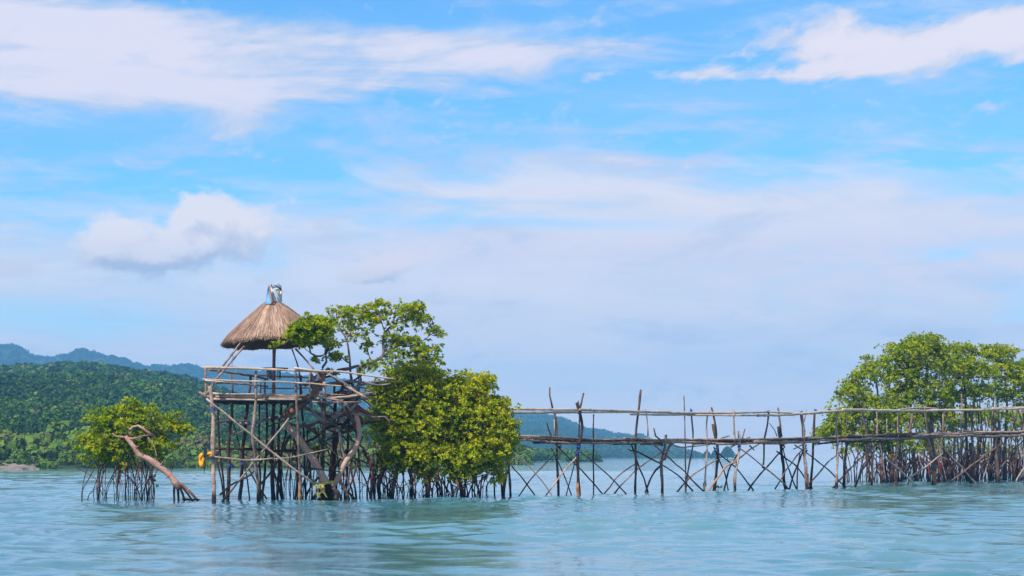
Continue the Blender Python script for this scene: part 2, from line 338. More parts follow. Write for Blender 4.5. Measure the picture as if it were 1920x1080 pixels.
# ------------------------------------------------------------------ hills
def smoothnoise(x, y, seed, scale):
    r = np.random.default_rng(seed); z = np.zeros_like(x)
    for k in range(9):
        a = r.uniform(0, 2 * math.pi); f = scale * r.uniform(0.6, 2.4)
        z += np.sin((x * math.cos(a) + y * math.sin(a)) * f + r.uniform(0, 6)) / 9 * 1.8
    return z
def groundmat(name, a, b):
    m, t, out = newmat(name); g = t.n.new('ShaderNodeNewGeometry'); n = t.noise(g.outputs['Position'], 0.06, 6, 0.65)
    n2 = t.noise(g.outputs['Position'], 0.5, 4, 0.65)
    t.l.new(principled(t, t.mix(t.smooth(t.add(t.mul(n, .5), t.mul(n2, .5)), 0.35, 0.65), a, b), 0.95, 0.1, bump(t, n2, 1.5)), out.inputs[0]); return m
def hill(name, ridge, Ds, Dr, mat, rough=0.0, back=1.5, nx=160, ny=70, x0=-300, x1=1350, shape=1.0, seed=1):
    """terrain rising from its shore Ds(px) to a ridge at distance Dr whose skyline passes through the points of ridge"""
    rx, ry = zip(*ridge); px = np.linspace(x0, x1, nx); rh = np.interp(px, rx, ry)
    ds = np.array([Ds(p) for p in px]) if callable(Ds) else np.full(nx, Ds)
    H = CH + (HZ - rh) * Dr / F; s = np.linspace(0, back, ny)
    S, _ = np.meshgrid(s, px, indexing='ij'); D = ds[None] + (Dr - ds[None]) * S; Xw = (px[None] - 960) * D / F
    prof = np.where(S <= 1, np.clip(S, 0, 1) ** shape, np.clip(1 - (S - 1) * 1.6, -0.1, 1))
    Z = H[None] * prof + rough * np.sin(np.clip(S, 0, 1) * math.pi) ** 0.7 * smoothnoise(Xw, D, seed, 0.03 * 600 / Dr * 1.3) - 0.4 * (S <= 0.001)
    V = np.stack([Xw, D, Z], -1)
    i = np.arange(ny - 1)[:, None] * nx; j = np.arange(nx - 1)[None]; q = np.stack([i + j, i + j + 1, i + nx + j + 1, i + nx + j], -1).reshape(-1, 4)
    o = MB().add(V.reshape(-1, 3), q).build(name, mat); tag(o, kind='structure')
    return px, D, Z, s
def crowns(name, pts, rad, mat, tone, label, cat, nf=80, squash=0.8, size=0.34):
    """many tree crowns, each a lumpy ball of leaf clumps, read as one wood"""
    n = len(pts); th = rng.uniform(0, 2 * math.pi, (n, nf)); cz = rng.uniform(-0.35, 1, (n, nf)); sr = np.sqrt(1 - cz ** 2)
    lump = 1 + 0.22 * np.sin(th * 3 + rng.uniform(0, 6, (n, 1))) * sr + 0.15 * np.sin(cz * 7 + rng.uniform(0, 6, (n, 1)))
    d = np.stack([np.cos(th) * sr, np.sin(th) * sr, cz], -1)
    c = pts[:, None] + d * (rad[:, None] * lump * rng.uniform(0.78, 1.0, (n, nf)))[..., None] * np.array([1, 1, squash])
    nr = d + rng.normal(0, 0.45, d.shape); nr /= np.linalg.norm(nr, axis=-1, keepdims=True)
    u = np.cross(nr, rng.normal(0, 1, d.shape)); u /= np.linalg.norm(u, axis=-1, keepdims=True); w = np.cross(nr, u)
    sz = (rad[:, None] * size * rng.uniform(0.6, 1.25, (n, nf)))[..., None]
    V = np.stack([c - u * sz, c - w * sz * 0.7, c + u * sz, c + w * sz * 0.7], 2)
    # bend the clump's tips inwards
    V[:, :, 0] -= d * sz * 0.4; V[:, :, 2] -= d * sz * 0.4
    tn = np.clip(tone[:, None] + rng.normal(0, 0.07, (n, nf)), 0, 1); tn = np.repeat(tn[..., None], 4, 2)
    o = MB().add(V.reshape(-1, 3), np.arange(n * nf * 4).reshape(-1, 4), tone=tn.ravel()).build(name, mat, smooth=False)
    return tag(o, label, cat, kind='stuff')
M['forestfloor'] = groundmat('forest_floor', (0.020, 0.045, 0.018), (0.045, 0.07, 0.025))
M['mountain'] = groundmat('far_forest_slope', (0.014, 0.035, 0.02), (0.025, 0.05, 0.025))
M['forest'] = leafmat('forest_leaf', [(0.0, (0.010, 0.034, 0.012)), (0.3, (0.024, 0.072, 0.014)), (0.6, (0.062, 0.135, 0.018)), (0.8, (0.12, 0.19, 0.025)), (0.92, (0.12, 0.115, 0.04)), (1.0, (0.10, 0.075, 0.04))], 0.15, 0.8, 0.1)

def wood_on(name, label, ridge_data, n, sel, rfun, seedtone, lift=0.35, nf=80, bias=(0.42, 0.17), size=0.34):
    px, D, Z, s = ridge_data; r = rng
    out = []; rad = []; tn = []
    ny, nx = D.shape
    k = 0
    while len(out) < n and k < n * 6:
        k += 1
        fi = r.uniform(0, ny - 1.001); fj = r.uniform(0, nx - 1.001); i, j = int(fi), int(fj); a, b = fi - i, fj - j
        def bl(A): return (A[i, j] * (1 - a) + A[i + 1, j] * a) * (1 - b) + (A[i, j + 1] * (1 - a) + A[i + 1, j + 1] * a) * b
        d = bl(D); z = bl(Z); p = px[j] * (1 - b) + px[j + 1] * b; sv = s[i] * (1 - a) + s[i + 1] * a
        if not sel(p, sv, z): continue
        rd = rfun(sv) * min(r.lognormal(0, 0.36), 1.7)
        x = (p - 960) * d / F
        out.append((x, d, z + rd * lift)); rad.append(rd)
        g = 0.5 + 0.5 * math.sin(x * 0.045 + 1.7 * math.sin(d * 0.021) + seedtone)
        t = r.normal(bias[0], bias[1]) + 0.16 * (g - 0.5)
        if r.random() < 0.03 + 0.06 * (g > 0.85): t = r.uniform(0.78, 0.95)
        tn.append(min(max(t, 0), 1))
    return crowns(name, np.array(out), np.array(rad), M['forest'], np.array(tn), label, cat='forest', nf=nf, size=size)

def left_shore(p): return float(np.interp(p, [-400, 0, 140, 330, 700, 1000, 1400], [285, 288, 300, 320, 345, 460, 600]))
LR = [(-400, 690), (-100, 684), (0, 684), (60, 682), (110, 679), (160, 679), (210, 682), (260, 692), (310, 698), (360, 708), (400, 722), (440, 738), (480, 748), (560, 757), (650, 768), (760, 785), (860, 815), (940, 852), (1000, 856)]
LR = [(a, c + 13 if a < 900 else c) for a, c in LR]
d = hill('hills', LR, left_shore, 900, M['forestfloor'], rough=2.6, x0=-400, x1=1000, shape=0.9, seed=5)
wood_on('hill_forest', 'dense tropical forest covering the green hill on the left shore', d, 15500, lambda p, s, z: s < 1.12 and s > 0.06 and p < 960 and z > 1.0, lambda s: 0.8 + 1.35 * min(s, 1), 0.4, nf=70, size=.32, bias=(.34, .15))
wood_on('shore_forest', 'brighter low mangrove wood along the foot of the green hill', d, 1500, lambda p, s, z: 0.0 < s < 0.10 and p < 990, lambda s: 1.15 + 5 * s, 1.9, 0.6, bias=(0.76, 0.08))
RR = [(600, 700), (760, 742), (900, 765), (960, 773), (1020, 776), (1050, 782), (1070, 790), (1100, 802), (1130, 806), (1160, 813), (1180, 814), (1205, 814), (1216, 822), (1240, 833), (1270, 840), (1300, 850), (1320, 857), (1500, 880)]
RR = [(a, c + (5 if a < 1240 else 2)) for a, c in RR]
d = hill('hills', RR, 1700, 3000, M['forestfloor'], rough=1.0, x0=700, x1=1330, shape=0.85, nx=120, seed=9)
wood_on('far_hill_forest', 'hazy blue green forest on the hill behind the walkway', d, 8500, lambda p, s, z: s < 1.08 and z > 0.3, lambda s: 2.3 + 1.0 * min(s, 1), 2.0, nf=40, bias=(.3, .12))
# mangrove wood standing in the bay behind the walkway
def bay_wood():
    n = 620; p = rng.uniform(900, 1123, n) ; p = np.where(rng.random(n) < 0.15, rng.uniform(860, 960, n), p)
    D = rng.uniform(690, 800, n); env = np.interp(p, [860, 960, 985, 1000, 1040, 1080, 1110, 1124], [26, 25, 23, 17, 17, 15, 12, 5])
    top = env * 690 / F + 0.6; rad = rng.uniform(1.1, 2.2, n); z = np.maximum(0.6, rng.uniform(0.1, 0.95, n) ** 0.7 * top + 1.0 - rad * 0.6)
    crowns('bay_mangrove_wood', np.stack([(p - 960) * D / F, D, z], 1), rad, M['forest'], np.clip(rng.normal(0.55, 0.12, n), 0, 1), 'dark green mangrove wood standing in the bay behind the near end of the walkway', 'mangroves', nf=70)
bay_wood()
FR = [(-600, 668), (-100, 652), (0, 645), (25, 646), (45, 655), (62, 667), (80, 668), (100, 671), (118, 667), (135, 659), (150, 655), (165, 657), (185, 663), (200, 666), (225, 671), (250, 680), (275, 687), (300, 684), (320, 688), (345, 683), (365, 685), (385, 692), (430, 690), (500, 697), (560, 704), (640, 712), (720, 722), (800, 740), (900, 775), (960, 800), (1050, 830), (1100, 858)]
d = hill('mountains', FR, 2000, 3000, M['mountain'], rough=5, x0=-600, x1=1100, shape=0.8, nx=260, seed=12)
px_, D_, Z_, s_ = d
wood_on('mountain_forest', 'blue hazy forest along the distant mountain ridges', d, 6500, lambda p, s, z: 0.55 < s < 1.06 and z > 5 and p > -250, lambda s: 3.2, 3.0, lift=0.0, nf=26, bias=(.0, .03))
# sandy bank with a low stone edge on the left
def bank():
    pts = [(-220, 881.5), (-60, 881), (0, 880.5), (40, 880.5), (74, 880.3)]
    mb = MB(); n = len(pts)
    rows = []
    for px, py in [(x, np.interp(x, [q[0] for q in pts], [q[1] for q in pts])) for x in np.linspace(-220, 74, 60)]:
        D = dist(py); k = min(1, (76 - px) / 40) ; h = (0.62 + 0.05 * math.sin(px * 0.31) + 0.04 * math.sin(px * 0.9)) * k ** 0.4
        X = (px - 960) / F
        rows.append([(X * D, D, -0.2), (X * D, D + 0.05, h * 0.55), (X * (D + 0.5), D + 0.5, h * 0.8), (X * (D + 4), D + 4, h * 1.0), (X * (D + 14), D + 14, h + 0.3)])
    A = np.array(rows); A[:, 1:4] += rng.normal(0, 0.03, A[:, 1:4].shape); nx, m_ = A.shape[:2]
    i = np.arange(nx - 1)[:, None] * m_; j = np.arange(m_ - 1)[None]; q = np.stack([i + j, i + m_ + j, i + m_ + j + 1, i + j + 1], -1).reshape(-1, 4)
    mb.add(A.reshape(-1, 3), q); tag(mb.build('sandbank', groundmat('sandy_bank', (0.11, 0.09, 0.08), (0.26, 0.21, 0.19))), kind='structure')
bank()

# ------------------------------------------------------------------ foliage and branches
def rosettes(mb, C, axis, n=7, L=0.13, tone=0.5, tvar=0.19, open_=(0.3, 1.25)):
    """leaf whorls at the twig tips: n folded leaves around each axis"""
    m = len(C); ax = axis / np.linalg.norm(axis, axis=1, keepdims=True)
    u = np.cross(ax, rng.normal(0, 1, ax.shape)); u /= np.linalg.norm(u, axis=1, keepdims=True); w = np.cross(ax, u)
    th = (np.arange(n)[None] * 2.4 + rng.uniform(0, 6.3, (m, 1))); op = rng.uniform(*open_, (m, n))
    d = ax[:, None] * np.cos(op)[..., None] + (u[:, None] * np.cos(th)[..., None] + w[:, None] * np.sin(th)[..., None]) * np.sin(op)[..., None]
    side = np.cross(d, ax[:, None]); side /= np.linalg.norm(side, axis=-1, keepdims=True) + 1e-6; nr = np.cross(side, d)
    l = (L * rng.uniform(0.7, 1.2, (m, n)))[..., None]; b = C[:, None] + d * l * 0.12
    V = np.stack([b, b + d * l * 0.55 + side * l * 0.25 + nr * l * 0.07, b + d * l - nr * l * 0.06, b + d * l * 0.55 - side * l * 0.25 + nr * l * 0.07], 2)
    t = np.clip((tone if np.isscalar(tone) else tone[:, None]) + rng.normal(0, tvar, (m, n)), 0, 0.9)
    t = np.where(rng.random((m, n)) < 0.018, rng.uniform(0.92, 1.0, (m, n)), t)
    mb.add(V.reshape(-1, 3), np.arange(m * n * 4).reshape(-1, 4), tone=np.repeat(t[..., None], 4, 2).ravel())

def crown_points(lobes, D0, mult=2.3):
    """lobes: (px, py, rx, ry, depth offset m, depth radius m, clumps) -> clump centres and outward directions"""
    C = []; N = []
    for px, py, rx, ry, dd, dr, n in lobes:
        n = max(3, int(n * mult))
        D = D0 + dd; c = at(px, py, D); s = np.array([rx * D / F, dr, ry * D / F])
        v = rng.normal(0, 1, (n, 3)); v /= np.linalg.norm(v, axis=1, keepdims=True)
        v[:, 2] = np.where((v[:, 2] < -0.3) & (rng.random(n) < 0.6), -v[:, 2], v[:, 2])
        r = rng.uniform(0.2, 1.0, n) ** 0.5; r = np.where(rng.random(n) < 0.16, rng.uniform(1.0, 1.38, n), r)
        C.append(c + v * r[:, None] * s); N.append(v / s * s.mean())
    C = np.vstack(C); N = np.vstack(N); N /= np.linalg.norm(N, axis=1, keepdims=True); return C, N

def grow(skel, tips, tip_r=0.007, seg=0.35, wob=0.12, bias=0.25):
    """joins every tip to the nearest wood already grown; radii follow the number of tips carried"""
    P = [np.asarray(p) for p, r in skel]; base = [r for p, r in skel]; par = list(range(-1, len(P) - 1)); cnt = [0.0] * len(P)
    fixed = len(P); pos = np.array(P); cost = np.linalg.norm(pos - pos[0], axis=1) * bias
    order = np.argsort([np.min(np.linalg.norm(pos - t, axis=1)) for t in tips]); paths = []
    cap = fixed + len(tips) * 8; PA = np.zeros((cap, 3)); PA[:fixed] = pos; CA = np.zeros(cap); CA[:fixed] = cost; n = fixed
    parent = -np.ones(cap, int)
    for k in order:
        t = tips[k]; dd = np.linalg.norm(PA[:n] - t, axis=1); j = int(np.argmin(dd + CA[:n] * 0.6 + np.where(PA[:n, 2] > t[2] + 0.2, 0.3, 0)))
        d = dd[j]; m = max(2, min(7, int(d / seg) + 1)); a = PA[j]
        mid = (a + t) / 2 + rng.normal(0, wob, 3) * d - np.array([0, 0, 0.10 * d])
        idx = [j]
        for q in range(1, m + 1):
            s = q / m; p = (1 - s) ** 2 * a + 2 * s * (1 - s) * mid + s * s * t + (rng.normal(0, 0.03, 3) * min(d, 1.0) if q < m else 0)
            if n >= cap: break
            PA[n] = p; CA[n] = CA[j] + bias * d * s; parent[n] = idx[-1]; idx.append(n); n += 1
        paths.append(idx)
    cn = np.zeros(n)
    for idx in paths: cn[idx[-1]] += 1
    for i in range(n - 1, fixed - 1, -1):
        if parent[i] >= 0: cn[parent[i]] += cn[i]
    mb = MB()
    for idx in paths:
        r = tip_r * np.maximum(cn[idx], 1) ** 0.42; r[0] = min(r[0], r[1] * 1.15) 
        tube(mb, PA[idx], r, 5, rng.uniform(0.2, 0.9))
    return mb

def fill(mb, C, N, per, spread, L, n=7, up=0.7, tone=0.5, hz=None):
    """whorls scattered round every clump centre"""
    m = len(C); c = np.repeat(C, per, 0); nn = np.repeat(N, per, 0)
    off = rng.normal(0, 1, c.shape); off /= np.linalg.norm(off, axis=1, keepdims=True); off *= (rng.uniform(0.2, 1, len(c)) ** 0.6 * spread)[:, None]; off[:, 2] *= 0.65
    ax = nn * 0.5 + off / spread * 0.6 + np.array([0, 0, up]) + rng.normal(0, 0.25, c.shape)
    tn = np.repeat(np.clip(rng.normal(tone, 0.15, m), 0.05, 0.85), per) + rng.normal(0, 0.05, m * per)
    rosettes(mb, c + off, ax, n, L, tn)

def path_pts(px): return [at(*p) for p in px]
def limb(parent, name, pts, r0, r1, mat='trunk', tone=None, jit=0.25, seg=0.2, sides=9, knot=0.06):
    mb = MB(); p, r = stick(mb, path_pts(pts), r0, r1, seg, jit, sides, tone, knot); o = mb.build(name, M[mat], parent)
    return [(p[i], r[i]) for i in range(len(p))]
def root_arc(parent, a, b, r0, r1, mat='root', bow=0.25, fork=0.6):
    """one prop root from its spring point down into the water"""
    a = np.asarray(a); b = np.asarray(b); h = a[2] - b[2]; side = b - a; side[2] = 0
    m1 = a + side * (0.55 + bow * 0.5) + np.array([0, 0, -h * 0.28]); m2 = a + side * 0.96 + np.array([0, 0, -h * 0.68])
    mb = MB(); m1 = m1 + rng.normal(0, 0.07, 3) * [1, 1, 0.3]; m2 = m2 + rng.normal(0, 0.07, 3) * [1, 1, 0.3]
    p, r = stick(mb, [a, m1, m2, b], r0, r1, 0.22, 0.6, 6)
    if rng.random() < fork and h > 0.6:
        k = int(len(p) * rng.uniform(0.3, 0.6)); e = p[k] + np.array([rng.normal(0, 0.3), rng.normal(0, 0.25), 0]); e[2] = -0.25
        stick(mb, [p[k], (p[k] + e) / 2 + np.array([(e[0] - p[k][0]) * 0.35, 0, 0.05]), e], r1 * 0.9, r1 * 0.6, 0.22, 0.5, 5)
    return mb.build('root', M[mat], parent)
def roots(parent, n, x0, x1, ytop, D0, dD, r=(0.018, 0.035), lean=14, hbase=None):
    for k in range(n):
        ex = rng.uniform(x0, x1); D = D0 + rng.uniform(-dD, dD); e = at(ex, HZ, D); e[2] = -0.3
        sx = ex + rng.normal(0, lean * (2.3 if rng.random() < .35 else .8)); yt = np.interp(sx, *zip(*ytop)) + rng.uniform(-12, 12); s = at(sx, yt, D + rng.normal(0, 0.4))
        if s[2] < 0.4: s[2] = 0.6
        rr = rng.uniform(*r); root_arc(parent, s, e, rr, rr * 0.75)

# ---- small mangrove on the left, with a bare leaning trunk in front
D0 = dist(939)
def small_mangrove():
    t = empty('mangrove_tree', (at(235, HZ, D0)[0], D0, 0), 'small round mangrove on thin stilt roots standing alone on the left', 'tree', 'mangrove trees standing in the water')
    sk = limb(t, 'trunk', [(222, 905, D0 + 0.6), (226, 880, D0 + .6), (232, 850, D0 + .5), (236, 820, D0 + .5)], 0.07, 0.05)
    sk2 = limb(t, 'branch', [(262, 900, D0 + 0.2), (255, 872, D0 + .3), (246, 845, D0 + .4), (238, 815, D0 + .5)], 0.045, 0.03)
    lobes = [(205, 840, 42, 26, 0, 1.1, 60), (172, 835, 30, 24, 0, 0.8, 34), (240, 812, 50, 32, 0.2, 1.2, 80), (200, 800, 38, 22, 0, 0.9, 40), (240, 775, 38, 16, 0.1, .7, 26), (190, 776, 22, 8, 0.1, .4, 7), (245, 756, 14, 7, 0.1, .4, 5),
             (285, 795, 40, 30, 0.2, 1.0, 46), (320, 806, 36, 16, 0.1, .8, 24), (348, 808, 18, 7, 0, .4, 8), (300, 840, 32, 24, 0.2, .9, 34), (250, 850, 46, 20, 0.3, 1.0, 40), (192, 862, 28, 14, 0, .8, 20), (338, 785, 5, 9, 0, .2, 3), (168, 858, 12, 8, 0, .3, 4)]
    C, N = crown_points(lobes, D0 + 0.4, 1.7); mb = MB(); fill(mb, C, N, 5, 0.22, 0.13, 7, tone=0.6); mb.build('crown', M['leaf'], t, False)
    tag(grow(sk + sk2, C).build('twigs', M['greybark'], t), kind='stuff')
    top = [(140, 868), (180, 868), (235, 858), (300, 866), (340, 870)]
    roots(t, 40, 178, 288, top, D0 + 0.5, 0.8, (0.014, 0.028), 13)
    for a, b in (((176, 880, D0), (154, 941, D0)), ((170, 862, D0), (154, 941, D0 + .2)), ((324, 850, D0), (323, 905, D0)), ((278, 868, D0), (286, 936, D0)), ((268, 856, D0 - .3), (278, 937, D0 - .3)), ((262, 862, D0 - .2), (276, 937, D0))):
        root_arc(t, at(*a), at(*b), 0.026, 0.018, bow=-0.3, fork=0)
    mb = MB(); c = np.array([at(292, 898, D0), at(296, 908, D0), at(288, 890, D0)]); rosettes(mb, c, np.tile([0, 0, -1.0], (3, 1)) + rng.normal(0, .4, (3, 3)), 9, 0.16, 0.5); mb.build('leaf_sprays', M['leaf'], t, False)
small_mangrove()
def leaning_trunk():
    D = D0 - 1.2; b = at(335, HZ, D)
    t = empty('fallen_tree', (b[0], D, 0), 'bare reddish trunk leaning left from a fan of roots before the small mangrove', 'dead tree')
    limb(t, 'trunk', [(336, 916, D), (327, 902, D), (316, 888, D), (300, 876, D), (278, 861, D), (258, 852, D), (250, 838, D), (242, 827, D), (236, 818, D)], 0.15, 0.10, tone=0.85, jit=0.3, sides=11, knot=.10)
    for a, b in (((300, 876), (305, 866)), ((270, 857), (266, 849)), ((252, 842), (260, 836)), ((318, 890), (311, 897))): limb(t, 'stub', [(a[0], a[1], D), (b[0], b[1], D - .15)], .05, .022, tone=.5)
    limb(t, 'branch', [(240, 820, D), (228, 819, D), (216, 817, D), (211, 812, D)], 0.07, 0.03, tone=0.6)
    limb(t, 'branch', [(238, 821, D), (247, 823, D), (256, 821, D), (268, 817, D - .1), (284, 816, D)], 0.065, 0.022, tone=0.6)
    limb(t, 'branch', [(243, 806, D - .1), (248, 801, D), (258, 799, D), (268, 804, D), (277, 811, D), (288, 818, D + .2)], 0.045, 0.06, tone=0.75, jit=.5, knot=.14)
    limb(t, 'branch', [(243, 820, D), (241, 812, D), (242, 808, D - .1)], 0.03, 0.022, tone=0.4)
    limb(t, 'branch', [(275, 818, D), (285, 828, D), (291, 842, D), (295, 862, D)], 0.022, 0.014, tone=0.7)
    for pts, r in (([(328, 902), (326, 920), (327, 944)], .055), ([(334, 906), (340, 920), (346, 942)], .06), ([(338, 910), (352, 926), (362, 942)], .05), ([(336, 905), (352, 918), (371, 939)], .065), ([(342, 936), (358, 937), (374, 937)], .05), ([(333, 912), (334, 928), (335, 943)], .06)):
        mb = MB(); stick(mb, [at(x, y, D + rng.normal(0, .1)) for x, y in pts], r, r * .8, .15, .3, 8); mb.build('root', M['trunk'] if r > .06 else M['root'], t)
leaning_trunk()

# ---- the big sprawling tree that grows through the lookout
def sprawling_tree():
    D = dist(938); b = at(610, HZ, D)
    t = empty('mangrove_tree', (b[0], D, 0), 'tall sprawling mangrove with grey twisted limbs growing up through the lookout platform', 'tree', 'mangrove trees standing in the water')
    K = []
    K += limb(t, 'trunk', [(612, 912, D), (604, 893, D), (584, 855, D), (562, 824, D), (545, 806, D), (533, 780, D), (548, 765, D), (566, 752, D), (584, 740, D), (598, 724, D), (606, 706, D)], 0.17, 0.13, tone=1.15, jit=0.2, sides=11)
    K2 = limb(t, 'trunk', [(624, 912, D), (634, 894, D), (650, 864, D), (666, 843, D), (673, 818, D + .2), (671, 790, D + .3), (664, 772, D + .4), (650, 764, D + .5)], 0.13, 0.11, tone=1.05, jit=0.2, sides=11)
    limb(t, 'branch', [(533, 779, D - .1), (520, 783, D - .1), (498, 787, D - .2), (482, 792, D - .2), (468, 794, D - .3), (449, 793, D - .3)], 0.10, 0.055, 'greybark', 0.7)
    def L(*p, r0=.06, r1=.03, m='greybark', tn=None, nm='branch'): return limb(t, nm, p, r0, r1, m, tn)
    A = L((604, 706, D), (612, 698, D), (622, 703, D), (634, 694, D), (655, 690, D), (672, 685, D), (676, 693, D), r0=.10, r1=.06)
    A += L((650, 764, D), (668, 740, D + .5), (676, 712, D + .6), (672, 700, D + .8), (680, 686, D + .8), (700, 677, D + .9), (717, 667, D + 1), (718, 640, D + 1), (722, 624, D + 1), (742, 606, D + 1), (760, 600, D + 1.2), (778, 588, D + 1.3), (784, 582, D + 1.3), r0=.11, r1=.03)
    A += L((655, 765, D + .5), (664, 740, D + .3), (657, 700, D + .2), (656, 670, D), (650, 640, D), (636, 612, D), r0=.09, r1=.025)
    A += L((717, 667, D + 1), (735, 655, D + 1), (752, 648, D + 1), (790, 656, D + 1.2), r0=.045, r1=.02)
    A += L((722, 624, D + 1), (716, 606, D + 1), (712, 588, D + 1), r0=.035, r1=.02)
    A += L((740, 640, D + 1), (775, 648, D + 1), (800, 634, D + 1), (815, 622, D + 1), (826, 630, D + 1), r0=.03, r1=.012)
    B = L((604, 690, D - .3), (612, 678, D - .3), (610, 664, D - .3), (601, 668, D - .4), (593, 668, D - .4), (582, 662, D - .5), (580, 650, D - .5), (584, 640, D - .5), r0=.055, r1=.035)
    B += L((604, 706, D - .2), (598, 700, D - .3), (606, 692, D - .3), r0=.06, r1=.055)
    B += L((590, 668, D - .5), (572, 654, D - .5), (556, 642, D - .5), (540, 634, D - .6), r0=.02, r1=.01)
    A += L((612, 760, D), (640, 745, D + .3), (665, 728, D + .3), (690, 718, D + .4), (720, 714, D + .4), r0=.08, r1=.03)
    L((585, 742, D), (612, 722, D), (645, 716, D), (680, 717, D), (708, 722, D), (733, 719, D), r0=.085, r1=.035, tn=.5)
    L((548, 766, D), (575, 766, D + .1), (600, 778, D + .2), (622, 784, D + .2), (650, 772, D + .3), (672, 775, D + .3), (700, 783, D + .2), (722, 781, D + .1), (733, 795, D + .1), r0=.10, r1=.03, tn=.45)
    L((606, 808, D + .5), (588, 822, D + .6), (570, 830, D + .8), (548, 852, D + .8), r0=.07, r1=.06, m='root')
    L((672, 775, D + .3), (650, 790, D + .6), (636, 812, D + .8), (628, 842, D + 1), (620, 880, D + 1.1), (622, 932, D + 1.1), r0=.10, r1=.07, m='root', nm='root')
    L((644, 762, D + .3), (634, 788, D + .5), (650, 806, D + .5), (660, 826, D + .5), (680, 838, D + .5), (692, 862, D + .5), r0=.06, r1=.04, m='root')
    L((602, 724, D), (588, 740, D - .1), (582, 762, D), (606, 790, D + .1), (640, 770, D + .3), r0=.075, r1=.05, m='greybark')
    L((625, 740, D + .2), (640, 760, D + .2), (655, 776, D + .2), r0=.07, r1=.07, m='trunk')
    L((668, 742, D), (690, 756, D), (706, 770, D), r0=.045, r1=.03)
    L((533, 782, D - .2), (552, 768, D - .3), (570, 752, D - .3), (588, 736, D - .3), (600, 720, D - .3), (606, 700, D - .3), r0=.17, r1=.13, m='trunk', tn=.3)
    L((582, 700, D - .3), (590, 722, D - .3), (586, 742, D - .2), (600, 756, D), r0=.07, r1=.09, m='greybark', tn=.5)
    L((700, 783, D + .3), (680, 770, D + .5), (668, 760, D + .5), (655, 742, D + .5), (640, 735, D + .4), r0=.09, r1=.13, m='root', tn=.9)
    L((600, 790, D + .3), (575, 800, D + .3), (545, 796, D + .2), (532, 786, D), r0=.06, r1=.08, m='root', tn=.9)
    L((668, 760, D + .3), (676, 790, D + .4), (662, 806, D + .6), (640, 812, D + .8), (612, 826, D + 1), r0=.09, r1=.05, m='root', tn=.8)
    for k in range(34):   # the tangle of dead boughs round the fork
        x, y = rng.uniform(560, 665), rng.uniform(715, 815); a = rng.uniform(-1.1, 1.1); l = rng.uniform(30, 75)
        L((x, y, D + rng.uniform(-.2, .9)), (x + l * .5 * math.cos(a), y + l * .5 * math.sin(a) + rng.normal(0, 12), D + .4), (x + l * math.cos(a), y + l * math.sin(a), D + rng.uniform(0, 1)), r0=rng.uniform(.04, .10), r1=.03, m=['root', 'trunk', 'greybark', 'root'][k % 4])
    lobes = [(640, 596, 24, 20, 1, .8, 22), (670, 594, 34, 20, 1, 1.1, 36), (712, 578, 20, 16, 1, .8, 22), (700, 604, 30, 16, 1, .8, 14), (760, 588, 30, 16, 1, .9, 34), (784, 584, 16, 14, 1, .6, 18), (790, 606, 18, 16, 1, .6, 14), (815, 626, 15, 12, 1, .5, 14),
             (688, 612, 40, 22, 1, 1, 16), (735, 640, 30, 12, 1.2, .8, 14), (765, 648, 34, 18, 1.2, .9, 36), (800, 664, 28, 18, 1.2, .9, 26), (812, 680, 18, 14, 1.2, .8, 12), (755, 672, 36, 16, 1.4, .8, 20), (690, 652, 14, 8, 1.2, .4, 8), (632, 672, 20, 9, .2, .5, 16), (622, 645, 12, 8, .3, .4, 6),
             (664, 640, 26, 14, .6, .6, 7), (724, 690, 40, 14, .9, .8, 18), (690, 690, 22, 10, .6, .5, 7), (655, 620, 20, 14, .6, .6, 8), (745, 618, 26, 16, 1, .6, 10), (620, 700, 16, 6, .4, .4, 4), (690, 790, 16, 10, .8, .4, 6), (600, 840, 14, 10, 1.4, .4, 5), (590, 850, 10, 8, 1.2, .3, 3)]
    C, N = crown_points(lobes, D, 1.75); mb = MB(); fill(mb, C, N, 3, 0.17, 0.14, 7, tone=0.64)
    tag(grow(K2 + A, C, 0.0095).build('twigs', M['greybark'], t), kind='stuff')
    l2 = [(586, 616, 30, 19, -2.4, .8, 46), (606, 610, 22, 16, -1.6, .8, 30), (562, 620, 18, 15, -2.9, .5, 32), (548, 632, 10, 8, -3.0, .4, 7), (580, 634, 34, 12, -2.4, .7, 28), (608, 628, 16, 10, -1.2, .5, 12), (552, 641, 18, 6, -2.8, .4, 8), (516, 648, 10, 3, -3, .2, 3), (592, 678, 6, 4, -.4, .2, 3), (618, 650, 10, 8, -.3, .3, 5)]
    C2, N2 = crown_points(l2, D); fill(mb, C2, N2, 4, 0.18, 0.14, 7, tone=0.6)
    mb.build('crown', M['leaf'], t, False); tag(grow(B, C2, 0.0065).build('twigs', M['greybark'], t), kind='stuff')
    # stilt roots
    for a, bb, r in (((629, 900), (652, 938), .10), ((606, 898), (592, 938), .09), ((612, 905), (612, 938), .13), ((622, 905), (628, 938), .12), ((600, 893), (578, 938), .06), ((640, 880), (662, 938), .05), ((640, 915), (670, 938), .05), ((690, 850), (690, 938), .055), ((700, 845), (694, 938), .05), ((662, 852), (668, 938), .06), ((672, 862), (656, 938), .045), ((582, 855), (570, 938), .04), ((551, 824), (566, 938), .07), ((548, 838), (560, 938), .05)):
        DD = D + rng.uniform(-.5, .8); e = at(bb[0], bb[1], DD); e[2] = -.3; root_arc(t, at(a[0], a[1], D + .1), e, r, r * .8, 'root' if r < .085 else 'trunk', bow=-.1)
    for k in range(34):
        x = rng.uniform(505, 700); DD = D + rng.uniform(.4, 3); e = at(x, HZ, DD); e[2] = -.3; sx = x + rng.normal(0, 14); root_arc(t, at(sx, rng.uniform(790, 880), DD), e, rng.uniform(.02, .05), .022)
